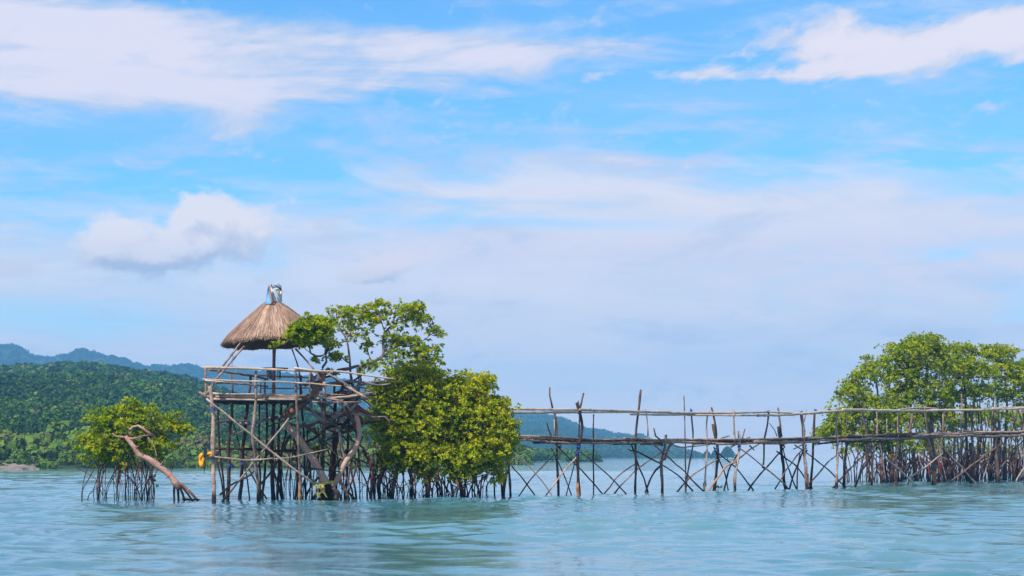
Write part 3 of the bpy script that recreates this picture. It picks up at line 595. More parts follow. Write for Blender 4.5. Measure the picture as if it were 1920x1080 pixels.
    # the mossy foot
    mb = MB(); c = at(614, 925, D - .1); n = 420; v = rng.normal(0, 1, (n, 3)); v /= np.linalg.norm(v, axis=1, keepdims=True); v[:, 2] = np.abs(v[:, 2]) * np.sign(rng.uniform(-.6, 1, n)); p = c + v * [.34, .26, .42] * rng.uniform(.75, 1, (n, 1))
    rosettes(mb, p, v + [0, 0, -.8], 4, .10, .4); mb.build('moss', M['moss'], t, False)
    mb = MB(); stick(mb, [at(611, 945, D), at(611, 925, D), at(612, 903, D)], .34, .26, .1, .1, 14, .1); mb.build('stump', M['root'], t)
    return D
DT = sprawling_tree()

# ---- dense mangrove bush
def dense_mangrove():
    D = dist(936) + .4; b = at(830, HZ, D)
    t = empty('mangrove_tree', (b[0], D, 0), 'dense rounded yellow green mangrove filling the gap between the lookout and the walkway', 'tree', 'mangrove trees standing in the water')
    K = limb(t, 'trunk', [(800, 940, D + .8), (805, 890, D + .8), (800, 840, D + .8), (795, 780, D + .8)], .13, .08) + limb(t, 'trunk', [(870, 938, D + 1), (862, 890, D + 1), (858, 830, D + 1)], .11, .07) + limb(t, 'trunk', [(735, 938, D + .5), (742, 890, D + .5), (752, 840, D + .5)], .11, .07)
    lobes = [(790, 735, 62, 46, .8, 2.0, 130), (740, 770, 44, 50, .5, 1.8, 110), (850, 760, 62, 50, .8, 2.2, 150), (800, 800, 88, 56, .8, 2.4, 240), (900, 790, 56, 44, .8, 2.1, 150), (930, 830, 34, 40, .6, 1.6, 90), (890, 850, 56, 40, .6, 2.0, 150), (760, 850, 48, 40, .5, 1.8, 120),
             (820, 860, 60, 36, .4, 1.8, 130), (780, 705, 40, 26, 1.2, 1.2, 50), (880, 728, 44, 24, .9, 1.4, 54), (930, 765, 22, 20, .9, 1.0, 24), (726, 800, 34, 34, .3, 1.2, 60), (735, 860, 24, 16, .3, .8, 26), (870, 885, 34, 20, .4, 1.2, 40), (925, 875, 22, 24, .6, .9, 28), (795, 893, 14, 12, .2, .5, 9), (935, 900, 9, 16, .5, .3, 8),
             (712, 735, 20, 16, .6, .6, 16), (955, 820, 12, 24, .6, .6, 16), (752, 715, 24, 20, .9, .8, 22), (700, 748, 12, 10, .6, .4, 6), (905, 715, 22, 7, .9, .5, 9), (938, 755, 10, 6, .9, .3, 4), (960, 800, 8, 8, .6, .3, 4)]
    C, N = crown_points(lobes, D); mb = MB(); fill(mb, C, N, 5, 0.26, 0.14, 7, tone=0.66, up=.5); mb.build('crown', M['leafsun'], t, False)
    tag(grow(K, C[::3], .006).build('twigs', M['root'], t), kind='stuff')
    top = [(690, 850), (720, 862), (760, 872), (820, 885), (880, 885), (940, 890)]
    roots(t, 80, 692, 915, top, D + .8, 1.5, (0.016, 0.045), 14)
    for x, y in ((708, 850), (716, 852), (728, 862)):
        root_arc(t, at(x, y, D), at(x - 10 + rng.normal(0, 3), 942, D - .1), .06, .05, bow=.5)
dense_mangrove()

# ---- mangrove grove on the right
def grove_tree(cx, D, lobes, label, trunks, rt, n):
    b = at(cx, HZ, D); t = empty('mangrove_tree', (b[0], D, 0), label, 'tree', 'mangrove trees standing in the water'); K = []
    for k, pts in enumerate(trunks): K += limb(t, 'trunk' if k < 2 else 'branch', [(x, y, D + q) for x, y, q in pts], .15 if k < 2 else .08, .06 if k < 2 else .035, 'greybark', seg=.4)
    C, N = crown_points(lobes, D); mb = MB(); fill(mb, C, N, 5, .34, .18, 7, tone=.62); mb.build('crown', M['leaf'], t, False)
    tag(grow(K, C[::2], .012, .6).build('twigs', M['greybark'], t), kind='stuff')
    for k in range(15):
        x = rng.uniform(*rt); DD = D + rng.uniform(-2.5, 3); mb = MB(); r_ = rng.uniform(.03, .07); e = at(x, HZ, DD); e[2] = -.3
        stick(mb, [at(x + rng.normal(0, 12), rng.uniform(745, 815), DD), at(x + rng.normal(0, 8), 845, DD), e], r_ * .7, r_, .4, .9, 6); mb.build('stem', M['greybark' if k % 3 else 'root'], t)
    top = [(x, 852) for x in (0, 3000)]
    roots(t, n, rt[0], rt[1], top, D, 3.2, (.025, .055), 13)
grove_tree(1650, 146, [(1560, 818, 30, 18, 0, 2, 34), (1570, 790, 26, 20, 0, 2, 28), (1600, 745, 34, 24, 0, 2.4, 50), (1622, 712, 30, 20, 0, 2.2, 42), (1548, 812, 12, 8, 0, 1, 8), (1590, 790, 40, 26, 0, 2.4, 40), (1660, 795, 50, 26, 0, 2.6, 50), (1690, 840, 40, 18, 0, 2.2, 26), (1640, 770, 50, 26, 0, 3, 66), (1600, 815, 34, 20, 0, 2, 34), (1640, 690, 24, 10, 0, 1.5, 14), (1626, 672, 7, 3, 0, .4, 3), (1650, 820, 40, 22, 0, 2, 30), (1605, 838, 22, 9, 0, 1, 10), (1588, 728, 12, 16, 0, 1, 8)],
           'leftmost tree of the right hand mangrove grove, its crown sloping down to the walkway rail', [[(1655, 905, 0), (1652, 850, 0), (1650, 790, 0), (1645, 730, 0), (1640, 700, 0)], [(1672, 905, .5), (1668, 850, .5), (1664, 780, .5), (1668, 720, .5)], [(1650, 800, 0), (1620, 770, 0), (1600, 745, 0)], [(1650, 830, 0), (1610, 820, 0), (1570, 812, 0)]], (1590, 1700), 40)
grove_tree(1730, 150, [(1735, 646, 34, 16, 0, 2.6, 56), (1700, 660, 40, 18, 0, 2.6, 60), (1672, 680, 28, 18, 0, 2, 36), (1740, 690, 50, 26, 0, 3, 84), (1690, 710, 40, 20, 0, 2.6, 50), (1770, 665, 26, 18, 0, 2, 30), (1740, 730, 46, 24, 0, 3, 60), (1690, 745, 40, 20, 0, 2.4, 44), (1765, 770, 24, 18, 0, 1.6, 18), (1700, 785, 30, 20, 0, 1.6, 20), (1745, 830, 30, 16, 0, 1.6, 18), (1720, 760, 50, 24, 0, 2.6, 40), (1760, 790, 30, 20, 0, 2, 20)],
           'tallest mangrove of the right hand grove, round crown reaching above its neighbours', [[(1718, 905, 0), (1712, 850, 0), (1706, 790, 0), (1712, 730, 0), (1718, 690, 0)], [(1752, 903, .5), (1752, 850, .5), (1745, 780, .5), (1740, 720, .5), (1738, 670, .5)], [(1712, 780, 0), (1690, 740, 0), (1680, 710, 0)], [(1745, 760, 0), (1765, 720, 0), (1772, 690, 0)]], (1670, 1780), 44)
grove_tree(1812, 154, [(1805, 662, 28, 16, 0, 2.2, 38), (1800, 690, 40, 20, 0, 2.6, 56), (1830, 700, 34, 22, 0, 2.4, 44), (1795, 725, 34, 20, 0, 2.2, 36), (1840, 735, 26, 14, 0, 2, 20), (1850, 670, 12, 12, 0, 1, 10), (1780, 750, 22, 14, 0, 1.5, 14), (1830, 780, 26, 16, 0, 1.6, 16), (1810, 750, 40, 22, 0, 2, 26), (1790, 810, 30, 16, 0, 1.8, 16)],
           'middle mangrove of the right hand grove with several bare grey trunks below its crown', [[(1815, 903, 0), (1814, 860, 0), (1812, 800, 0), (1810, 740, 0), (1806, 700, 0)], [(1826, 902, .4), (1824, 850, .4), (1822, 790, .4), (1828, 730, .4)], [(1800, 900, 0), (1797, 840, 0), (1790, 780, 0), (1786, 740, 0)], [(1840, 900, 0), (1846, 850, 0), (1840, 790, 0), (1836, 740, 0)]], (1770, 1860), 42)
grove_tree(1880, 158, [(1862, 660, 20, 14, 0, 1.8, 26), (1885, 668, 24, 16, 0, 2, 34), (1880, 700, 38, 22, 0, 2.4, 56), (1905, 715, 30, 20, 0, 2, 36), (1868, 735, 26, 16, 0, 1.8, 24), (1900, 750, 30, 14, 0, 1.8, 24), (1885, 785, 22, 12, 0, 1.4, 10)],
           'mangrove at the right of the grove with a thick reddish leaning trunk above the waterline', [[(1884, 903, 0), (1882, 860, 0), (1886, 800, 0), (1888, 750, 0), (1884, 710, 0)], [(1868, 902, .4), (1872, 850, .4), (1872, 790, .4), (1868, 740, .4)], [(1900, 900, 0), (1905, 840, 0), (1900, 780, 0)], [(1855, 900, 0), (1858, 840, 0), (1862, 780, 0)]], (1850, 1915), 34)
grove_tree(1950, 160, [(1930, 690, 24, 18, 0, 2, 34), (1935, 720, 30, 24, 0, 2.2, 40), (1960, 680, 34, 24, 0, 2.4, 44), (1955, 730, 40, 26, 0, 2.4, 44), (1930, 760, 24, 14, 0, 1.6, 16)],
           'mangrove cut off by the right edge of the picture at the end of the grove', [[(1935, 900, 0), (1938, 850, 0), (1940, 790, 0), (1940, 730, 0)], [(1955, 900, .4), (1955, 850, .4), (1958, 780, .4)]], (1910, 1975), 26)

grove_tree(1790, 168, [(1600, 850, 30, 14, 0, 2, 10), (1660, 830, 50, 24, 0, 3, 40), (1700, 800, 50, 30, 0, 3, 50), (1760, 800, 50, 34, 0, 3, 44), (1820, 790, 50, 30, 0, 3, 40), (1880, 790, 50, 30, 0, 3, 44), (1760, 850, 60, 18, 0, 3, 36), (1860, 850, 60, 22, 0, 3, 40), (1930, 810, 40, 30, 0, 3, 34)],
           'low dark mangrove filling the gaps behind the bare trunks of the right hand grove', [[(1770, 900, 0), (1772, 850, 0), (1765, 800, 0)], [(1830, 900, 0), (1835, 850, 0), (1840, 800, 0)], [(1900, 900, 0), (1895, 850, 0), (1885, 800, 0)], [(1700, 900, 0), (1695, 850, 0), (1685, 810, 0)]], (1650, 1920), 70)

# ---- tiny islets of mangrove on the horizon
for k, (cx, w, h, lab) in enumerate([(1325, 9, 13, 'tiny dark mangrove islet on the horizon, left one of the three beside the hill end'), (1341, 8, 15, 'tiny dark mangrove islet on the horizon, middle one of the three beside the hill end'), (1364, 15, 22, 'small pointed clump of trees on the horizon, right and largest of the three islets')]):
    D = 1500.; b = at(cx, HZ, D); t = empty('islet_tree', (b[0], D, 0), lab, 'tree', 'tree islets on the horizon')
    mb = MB(); stick(mb, [(b[0], D, -.5), (b[0], D, h * .6 * D / F)], .5, .3, 1, .2, 6); mb.build('trunk', M['root'], t)
    mb = MB(); n = 900; c = np.stack([rng.normal(0, .42, n) * w * D / F, rng.normal(0, 1.5, n), rng.uniform(.12, 1, n)], 1); c[:, 2] *= h * D / F * np.exp(-(c[:, 0] / (w * D / F)) ** 2 * 1.2); c += [b[0], D, 0]
    rosettes(mb, c, np.tile([0, 0, 1.], (n, 1)) + rng.normal(0, .5, (n, 3)), 5, 1.0, .3); o = mb.build('crown', M['forest'], t, False)

# ------------------------------------------------------------------ lookout
def lookout():
    D = 84.6; DB = 89.2; b = at(500, HZ, 87)
    t = empty('lookout_hut', (b[0], 87, 0), 'rickety pole lookout on stilts with a conical thatched roof', 'lookout hut')
    def S(name, pts, r0, r1=None, m='pole', jit=.35, tone=None, ext=False, sides=7):
        mb = MB(); p = path_pts(pts)
        if ext: p[-1] = np.array([p[-1][0], p[-1][1], -.35])
        stick(mb, p, r0, r1, .25, jit, sides, tone); return mb.build(name, M[m], t)
    def tie(px, py, D, r=.075, m='bluerope', par=None, h=.09):
        mb = MB(); c = at(px, py, D); n = 5
        for k in range(n):
            a = np.linspace(0, 2 * math.pi, 12); tilt = rng.normal(0, .35)
            ring = np.stack([np.cos(a) * r, np.sin(a) * r, (k / n - .5) * h + np.cos(a) * r * tilt], 1) + c; tube(mb, ring, .014, 5)
        e = c + [rng.normal(0, .06), -r, 0]; stick(mb, [c + [0, -r, 0], e + [0, 0, -.08], e + [rng.normal(0, .05), 0, -.2]], .009, .006, .05, .2, 5); return mb.build('lashing', M[m], par or t)
    # posts: tops to waterline
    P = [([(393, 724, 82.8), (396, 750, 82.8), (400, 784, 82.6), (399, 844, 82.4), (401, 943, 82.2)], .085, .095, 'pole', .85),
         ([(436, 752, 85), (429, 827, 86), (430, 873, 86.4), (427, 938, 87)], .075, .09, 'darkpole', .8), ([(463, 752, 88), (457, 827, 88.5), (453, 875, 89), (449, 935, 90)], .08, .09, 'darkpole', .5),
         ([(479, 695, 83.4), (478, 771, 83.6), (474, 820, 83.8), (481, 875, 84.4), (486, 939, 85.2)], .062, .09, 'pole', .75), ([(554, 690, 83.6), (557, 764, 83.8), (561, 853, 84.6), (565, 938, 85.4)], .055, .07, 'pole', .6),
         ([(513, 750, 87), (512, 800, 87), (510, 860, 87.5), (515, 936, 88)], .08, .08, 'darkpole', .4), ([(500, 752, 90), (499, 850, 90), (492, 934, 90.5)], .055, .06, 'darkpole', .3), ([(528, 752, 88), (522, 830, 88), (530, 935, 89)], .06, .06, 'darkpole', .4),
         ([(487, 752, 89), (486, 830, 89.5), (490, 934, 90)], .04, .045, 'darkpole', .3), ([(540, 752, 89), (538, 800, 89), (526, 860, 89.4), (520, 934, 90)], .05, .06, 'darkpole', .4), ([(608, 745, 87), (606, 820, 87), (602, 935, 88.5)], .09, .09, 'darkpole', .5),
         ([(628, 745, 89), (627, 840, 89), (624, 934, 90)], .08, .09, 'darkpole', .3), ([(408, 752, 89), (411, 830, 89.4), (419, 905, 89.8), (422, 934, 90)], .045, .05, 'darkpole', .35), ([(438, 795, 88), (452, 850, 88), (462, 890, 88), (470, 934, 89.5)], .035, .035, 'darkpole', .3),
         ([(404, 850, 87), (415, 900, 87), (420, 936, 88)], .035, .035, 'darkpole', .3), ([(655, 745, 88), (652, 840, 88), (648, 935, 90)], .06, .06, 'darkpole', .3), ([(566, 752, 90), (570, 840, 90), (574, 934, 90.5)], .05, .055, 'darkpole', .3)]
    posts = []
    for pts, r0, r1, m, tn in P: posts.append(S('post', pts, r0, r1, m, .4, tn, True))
    S('post', [(562, 905, 85.1), (564, 938, 85.3)], .078, .08, 'orangepole', .2, None, True)
    # braces
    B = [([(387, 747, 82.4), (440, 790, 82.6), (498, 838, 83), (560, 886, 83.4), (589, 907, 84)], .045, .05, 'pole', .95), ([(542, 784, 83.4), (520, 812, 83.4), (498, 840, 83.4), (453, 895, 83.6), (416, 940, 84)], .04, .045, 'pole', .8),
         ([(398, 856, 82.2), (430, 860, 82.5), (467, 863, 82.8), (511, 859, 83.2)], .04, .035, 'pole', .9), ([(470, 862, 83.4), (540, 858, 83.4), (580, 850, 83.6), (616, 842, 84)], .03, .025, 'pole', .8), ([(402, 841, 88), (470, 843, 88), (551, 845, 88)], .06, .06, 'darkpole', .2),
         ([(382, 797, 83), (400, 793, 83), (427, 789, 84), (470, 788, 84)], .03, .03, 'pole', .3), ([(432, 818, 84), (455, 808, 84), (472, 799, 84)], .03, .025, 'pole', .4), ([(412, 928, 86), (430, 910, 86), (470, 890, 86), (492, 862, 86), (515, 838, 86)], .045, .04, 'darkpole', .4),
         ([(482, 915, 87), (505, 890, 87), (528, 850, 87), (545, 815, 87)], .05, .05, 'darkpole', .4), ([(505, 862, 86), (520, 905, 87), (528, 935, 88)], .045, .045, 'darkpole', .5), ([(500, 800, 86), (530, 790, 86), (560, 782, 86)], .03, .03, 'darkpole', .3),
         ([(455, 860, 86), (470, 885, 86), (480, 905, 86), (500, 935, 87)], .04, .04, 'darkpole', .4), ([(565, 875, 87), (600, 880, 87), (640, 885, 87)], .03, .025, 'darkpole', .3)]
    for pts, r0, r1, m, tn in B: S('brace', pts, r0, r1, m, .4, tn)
    for x, y, DD, r in ((399, 768, 82.6, .1), (474, 791, 83.7, .1), (429, 790, 85.6, .1), (498, 838, 83.2, .075), (399, 857, 82.3, .11), (480, 862, 84.2, .1), (454, 869, 88.4, .11), (430, 872, 86.2, .1), (554, 717, 83.6, .085)): tie(x, y, DD, r)
    # platform deck: long poles over cross bearers
    zt = at(0, 742, D)[2]
    for k, Dk in enumerate(np.arange(84.3, 89.6, .34)):
        x0 = at(396, 0, Dk)[0] + rng.normal(0, .12); x1 = at(566 if k % 2 else 574, 0, Dk)[0] + rng.normal(0, .25)
        mb = MB(); stick(mb, [(x0, Dk, zt + .02), ((x0 + x1) / 2, Dk, zt + rng.normal(0, .025)), (x1, Dk, zt - .03)], rng.uniform(.05, .075), rng.uniform(.045, .06), .4, .3, 7); mb.build('deck_pole', M['deckwood'], t)
    for k, (y, x0, x1, r) in enumerate(((738, 396, 480, .05), (745, 404, 560, .055), (741, 470, 562, .06), (749, 398, 500, .05), (748, 484, 566, .045))):
        S('edge_pole', [(x0, y - 1, 84.1), ((x0 + x1) / 2, y + rng.normal(0, 1), 84.05), (x1, y + 1, 84.1)], r, r, 'deckwood', .35, None)
    for k in range(11):
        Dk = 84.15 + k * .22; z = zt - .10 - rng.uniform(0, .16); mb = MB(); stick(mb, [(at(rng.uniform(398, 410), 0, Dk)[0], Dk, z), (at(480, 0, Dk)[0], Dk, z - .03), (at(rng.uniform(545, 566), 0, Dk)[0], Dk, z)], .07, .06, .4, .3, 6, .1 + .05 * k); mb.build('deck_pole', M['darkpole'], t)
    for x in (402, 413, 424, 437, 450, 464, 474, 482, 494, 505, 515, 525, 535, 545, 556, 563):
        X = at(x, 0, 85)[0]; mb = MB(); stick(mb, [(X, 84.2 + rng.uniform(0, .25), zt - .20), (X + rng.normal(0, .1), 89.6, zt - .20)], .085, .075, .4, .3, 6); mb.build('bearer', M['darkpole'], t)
    for k in range(10):
        y = 742 + rng.uniform(-2, 12); x0 = rng.uniform(574, 612); x1 = x0 + rng.uniform(60, 120); DD = rng.uniform(84.5, 88.5)
        S('deck_pole', [(x0, y, DD), ((x0 + x1) / 2, y + rng.normal(0, 1.5), DD), (min(x1, 704), y + rng.normal(0, 4), DD)], rng.uniform(.035, .06), .035, 'deckwood')
    S('deck_pole', [(588, 742, 84.2), (640, 752, 84.2), (655, 768, 84.4)], .06, .045, 'pole'); S('deck_pole', [(645, 722, 84.2), (668, 735, 84.2), (690, 748, 84.2)], .06, .05, 'pole', tone=.9)
    S('deck_pole', [(378, 743, 83), (388, 737, 83.2), (399, 722, 83.4)], .045, .035, 'pole', tone=.9); S('deck_pole', [(374, 735, 83), (384, 743, 83), (396, 752, 83.2)], .05, .04, 'pole', tone=.6)
    # railings
    RL = [([(381, 689, 83.2), (450, 690, 83.2), (500, 692, 83.3), (560, 695, 83.4), (624, 698, 83.6)], .052, .045, 'bamboo', .35), ([(392, 693, 83.4), (430, 698, 85), (470, 704, 87), (502, 711, 88.6)], .055, .05, 'deckwood', .6),
          ([(380, 711, 83.1), (450, 714, 83.2), (551, 717, 83.4), (640, 724, 83.6)], .038, .035, 'bamboo', .3), ([(384, 713, 83), (420, 716, 83.1)], .04, .03, 'bamboo', .8), ([(404, 718, 83.5), (450, 720, 85.5), (502, 725, 87.5)], .045, .04, 'deckwood', .6),
          ([(484, 704, 89), (540, 706, 89), (595, 709, 89)], .045, .04, 'bamboo', .3), ([(489, 728, 89), (535, 728, 89), (582, 727, 89)], .035, .03, 'bamboo', .2), ([(552, 690, 83.3), (600, 696, 83.4), (640, 697, 83.8), (700, 706, 84.2), (742, 711, 84.6)], .05, .03, 'bamboo', .5),
          ([(560, 722, 88), (620, 722, 88), (690, 728, 88)], .04, .03, 'deckwood', .5), ([(615, 700, 84), (640, 716, 84.4), (668, 732, 84.8)], .05, .05, 'pole', .9)]
    for pts, r0, r1, m, tn in RL: S('rail', pts, r0, r1, m, .25, tn)
    for pts, r in (([(385, 690, 83.2), (386, 715, 83.2), (387, 740, 83.2)], .05), ([(433, 700, 85.4), (436, 722, 85.4), (437, 740, 85.4)], .05), ([(470, 705, 87), (470, 722, 87), (467, 740, 87)], .06), ([(497, 708, 88.5), (497, 740, 88.5)], .04), ([(565, 704, 89), (563, 740, 89)], .045), ([(581, 696, 84), (580, 718, 84), (582, 742, 84)], .05), ([(608, 716, 84.5), (610, 745, 84.5)], .06), ([(627, 722, 88), (627, 745, 88)], .05), ([(489, 718, 88.7), (488, 740, 88.7)], .03)):
        S('rail_post', pts, r, r, 'pole', .3)
    # centre pole, small table round it, roof struts
    S('centre_pole', [(514, 600, 87), (514, 680, 87), (513, 742, 87)], .075, .08, 'trunk', .15, .45, sides=10)
    mb = MB(); c = at(514, 691, 87); a = np.linspace(0, 2 * math.pi, 28, endpoint=False)
    for z0, z1, r in ((-.02, .03, .62),):
        ring = np.stack([np.cos(a) * r, np.sin(a) * r * .8], 1) * (1 + .04 * np.sin(a * 3))[:, None]
        V = np.vstack([np.c_[ring, np.full(28, z0)], np.c_[ring, np.full(28, z1)], [[0, 0, z0]], [[0, 0, z1]]]) + c; i = np.arange(28); j = (i + 1) % 28
        mb.add(V, np.stack([i, j, 28 + j, 28 + i], 1), np.vstack([np.stack([i * 0 + 56, j, i], 1), np.stack([i * 0 + 57, 28 + i, 28 + j], 1)]), .3)
    tb = mb.build('table', M['deckwood'], t, False)
    mb = MB()
    for k in range(18):
        x = rng.uniform(-.29, .31); y = rng.uniform(-.3, .3); l = rng.uniform(.36, .5); q = c + [x, y, -.03]; stick(mb, [q, q + [0, 0, -l]], .03, .026, .15, .15, 5)
    mb.build('table_skirt', M['pole'], tb)
    for pts, r in (([(453, 640, 84.8), (430, 670, 84), (408, 699, 83.4)], .04), ([(458, 650, 85), (420, 695, 84), (378, 743, 83)], .05), ([(554, 654, 85), (580, 683, 84.4), (602, 712, 84)], .045), ([(546, 650, 89), (560, 690, 89), (566, 740, 89)], .035)):
        S('strut', pts, r, r, 'pole', .3, .6)
    mb = MB(); stick(mb, [at(436, 664, 84.2), at(437, 672, 84.1), at(435, 684, 84.1)], .012, .01, .05, .5, 5); mb.build('lashing', M['bluerope'], t)
    # thatched roof: two coats of straw over a cone, ragged eave
    mb = MB(); apex = at(512, 566, 87); Rr = 2.36; nseg = 96
    def rimz(a): return -1.80 - .08 * math.sin(a) + .13 * math.cos(a) + .02 * math.sin(a * 7 + 1) + .015 * math.sin(a * 17)    # the rear and left edge hang lower
    prof = [(0.11, .03), (.16, .10), (.30, .20), (.47, .31), (.64, .48), (.80, .67), (.92, .84), (1.0, 1.0)]
    def surf(a, s, off=0.):
        rr = np.interp(s, [0, .12, .3, .5, .7, .85, 1], [.14, .24, .42, .60, .78, .905, 1.0]) * Rr * (1 + .012 * math.sin(a * 5) + .008 * math.sin(a * 11)); z = rimz(a) * (s ** 1.03)
        return np.array([math.cos(a) * (rr + off), math.sin(a) * (rr + off) * .97, z + off * .6]) + apex
    G = np.array([[surf(a, s) for a in np.linspace(0, 2 * math.pi, nseg, endpoint=False)] for s in np.linspace(0, 1, 12)])
    IN = np.array([[surf(a, s, -.16) - [0, 0, .04] for a in np.linspace(0, 2 * math.pi, nseg, endpoint=False)] for s in np.linspace(1, 0.05, 6)])
    A = np.vstack([G, IN]); m_ = len(A); i = np.arange(m_ - 1)[:, None] * nseg; j = np.arange(nseg)[None]; j2 = (j + 1) % nseg
    mb.add(A.reshape(-1, 3), np.stack([i + j, i + j2, i + nseg + j2, i + nseg + j], -1).reshape(-1, 4), tone=.25)
    def straw(a, s0, s1, w, lift, tone, da=0.):
        p0 = surf(a, s0, lift * .3); p1 = surf(a + da, s1, lift) ; 
        if s1 >= 1: p1 = p1 + [rng.normal(0, .02), rng.normal(0, .02), -rng.uniform(.0, .13)]
        sd_ = np.array([-math.sin(a), math.cos(a), 0]) * w; mid = (p0 + p1) / 2 + (surf(a, .5, .03) - surf(a, .5)) * .6
        mb.add([p0 - sd_ * .6, p0 + sd_ * .6, mid + sd_, p1 + sd_ * .35, p1 - sd_ * .35, mid - sd_], [[0, 1, 2, 5], [5, 2, 3, 4]], tone=tone)
    for k in range(5200):
        a = rng.uniform(0, 2 * math.pi); s0 = rng.uniform(0, .85); s1 = min(1.0, s0 + rng.uniform(.15, .5))
        straw(a, s0, s1, rng.uniform(.010, .026), rng.uniform(.0, .035), min(1, max(0, rng.normal(.55 + .12 * math.sin(a * 9 + 2 * math.sin(a * 4)), .2))), rng.normal(0, .012))
    for k in range(1500):
        a = rng.uniform(0, 2 * math.pi); straw(a, .86, 1.0, rng.uniform(.012, .026), rng.uniform(-.14, .02), min(1, max(0, rng.normal(.45, .2))), rng.normal(0, .01))
    rf = mb.build('roof', M['thatch'], t, False)
    # tin cap: a tall blue blade on the left, a curled pale sheet on the right, with trim and dark ribbons
    def sheet(pts, thick, mat, name):
        mb = MB(); f = np.array([at(*p) for p in pts]); bk = f + [0, thick, 0]; n = len(f)
        V = np.vstack([f, bk]); i = np.arange(n); j = (i + 1) % n
        tt = [[0, k, k + 1] for k in range(1, n - 1)] + [[n, n + k + 1, n + k] for k in range(1, n - 1)]
        mb.add(V, np.stack([i, j, n + j, n + i], 1), tt); return mb.build(name, M[mat], cap, False)
    mb = MB(); a = np.linspace(0, 2 * math.pi, 30, endpoint=False); rows = []
    for s in np.linspace(0, 1, 8):
        r = .34 * (1 - .10 * s ** 2) ; z = .05 + s * (.70 + .10 * np.cos(a * 2 + 1) + .05 * np.sin(a * 5)); rows.append(np.stack([np.cos(a) * r * (1 - .45 * s * (np.cos(a) < -.2)), np.sin(a) * r, z], 1) + apex + [.07, 0, -.06])
    A = np.array(rows); i = np.arange(7)[:, None] * 30; j = np.arange(30)[None]; j2 = (j + 1) % 30
    mb.add(A.reshape(-1, 3), np.stack([i + j, i + j2, i + 30 + j2, i + 30 + j], -1).reshape(-1, 4)); cap = mb.build('cap', M['whitepaint'], rf)
    cap.data.materials[0] = M['whitepaint']
    sheet([(497, 570, 86.5), (509, 569, 86.35), (507.5, 550, 86.4), (504, 534, 86.5), (501, 545, 86.5)], .03, 'bluepaint', 'cap_blade')
    mb = MB(); stick(mb, [at(504, 534, 86.45), at(507, 548, 86.3), at(509, 560, 86.3), at(510, 569, 86.3)], .03, .04, .1, .3, 6); mb.build('trim', M['rust'], cap)
    mb = MB(); stick(mb, [at(518, 544, 86.6), at(524, 543, 86.5), at(528, 547, 86.5), at(527, 552, 86.5)], .06, .05, .06, .5, 8); mb.build('knot_of_cloth', M['cream'], cap)
    for pts in ([(513, 536), (519, 536), (524, 540), (528, 544)], [(510, 541), (516, 538), (522, 539), (527, 542)]):
        mb = MB(); stick(mb, [at(x, y, 86.4) for x, y in pts], .018, .03, .08, .3, 5); mb.build('ribbon', M['strap'], cap)
    mb = MB(); c = apex + [0, 0, -.05]; tube(mb, np.stack([np.cos(a) * .37, np.sin(a) * .37, a * 0], 1)[list(range(30)) + [0]] + c, .03, 6); mb.build('collar', M['darkpole'], rf)
lookout()
# orange float hanging from the outermost post
def float_bag():
    D = 82.1; c = at(378, 863, D); t = empty('life_vest', tuple(c), 'bright orange folded life vest tied to the leftmost post of the lookout', 'life vest')
    mb = MB()
    th = np.linspace(0, 2 * math.pi, 28, endpoint=False); ph = np.linspace(0, 2 * math.pi, 14, endpoint=False)
    # a stuffed loop: long flattened torus, pinched at the middle
    rows = []
    for a in th:
        cx = math.sin(a) * .062; cz = math.cos(a) * .21; w = .085 + .022 * math.cos(a * 2) + .01 * math.sin(a * 5)
        rows.append([(cx + math.sin(a) * w * math.cos(p) , math.sin(p) * w * 1.3, cz + math.cos(a) * w * math.cos(p)) for p in ph])
    A = np.array(rows) + c; i = np.arange(28)[:, None]; j = np.arange(14)[None]
    q = np.stack([i * 14 + j, i * 14 + (j + 1) % 14, ((i + 1) % 28) * 14 + (j + 1) % 14, ((i + 1) % 28) * 14 + j], -1).reshape(-1, 4)
    mb.add(A.reshape(-1, 3), q); mb.build('pad', M['orange'], t)
    mb = MB(); stick(mb, [at(390, 852, D), at(393, 849, D), at(397, 852, D), at(395, 856, D)], .07, .06, .05, .3, 8); mb.build('collar', M['orange'], t)
    mb = MB(); stick(mb, [at(380, 852, D), at(386, 855, D), at(392, 853, D)], .04, .035, .05, .3, 6); stick(mb, [at(383, 862, D), at(385, 872, D), at(383, 880, D), at(383, 888, D)], .03, .018, .05, .3, 6); mb.build('strap', M['strap'], t)
float_bag()
# yellow rope wound round the foot of the sprawling tree
def rope():
    D = DT - .62; c = at(600, 907, D); t = empty('rope_coil', tuple(c), 'frayed yellow rope wound round the mossy foot of the sprawling mangrove', 'rope')
    mb = MB()
    for k in range(4):
        y = 903 + k * 1.4; stick(mb, [at(588, y + 2, D + .1), at(598, y + 3, D), at(610, y, D - .05), at(620, y - 1, D), at(628, y - 1, D + .1)], .02, .02, .1, .7, 6)
    mb.build('winding', M['yellowrope'], t)
    for k in range(16):
        x = rng.uniform(588, 608); l = rng.uniform(8, 30); mb = MB()
        stick(mb, [at(x, 905, D), at(x + rng.normal(0, 3), 905 + l * .5, D - .05), at(x + rng.normal(0, 5), 905 + l, D - .05), at(x + rng.normal(0, 6), 905 + l * .6, D - .06)], .014, .010, .1, 1.0, 5); mb.build('strand', M['yellowrope'], t)
rope()

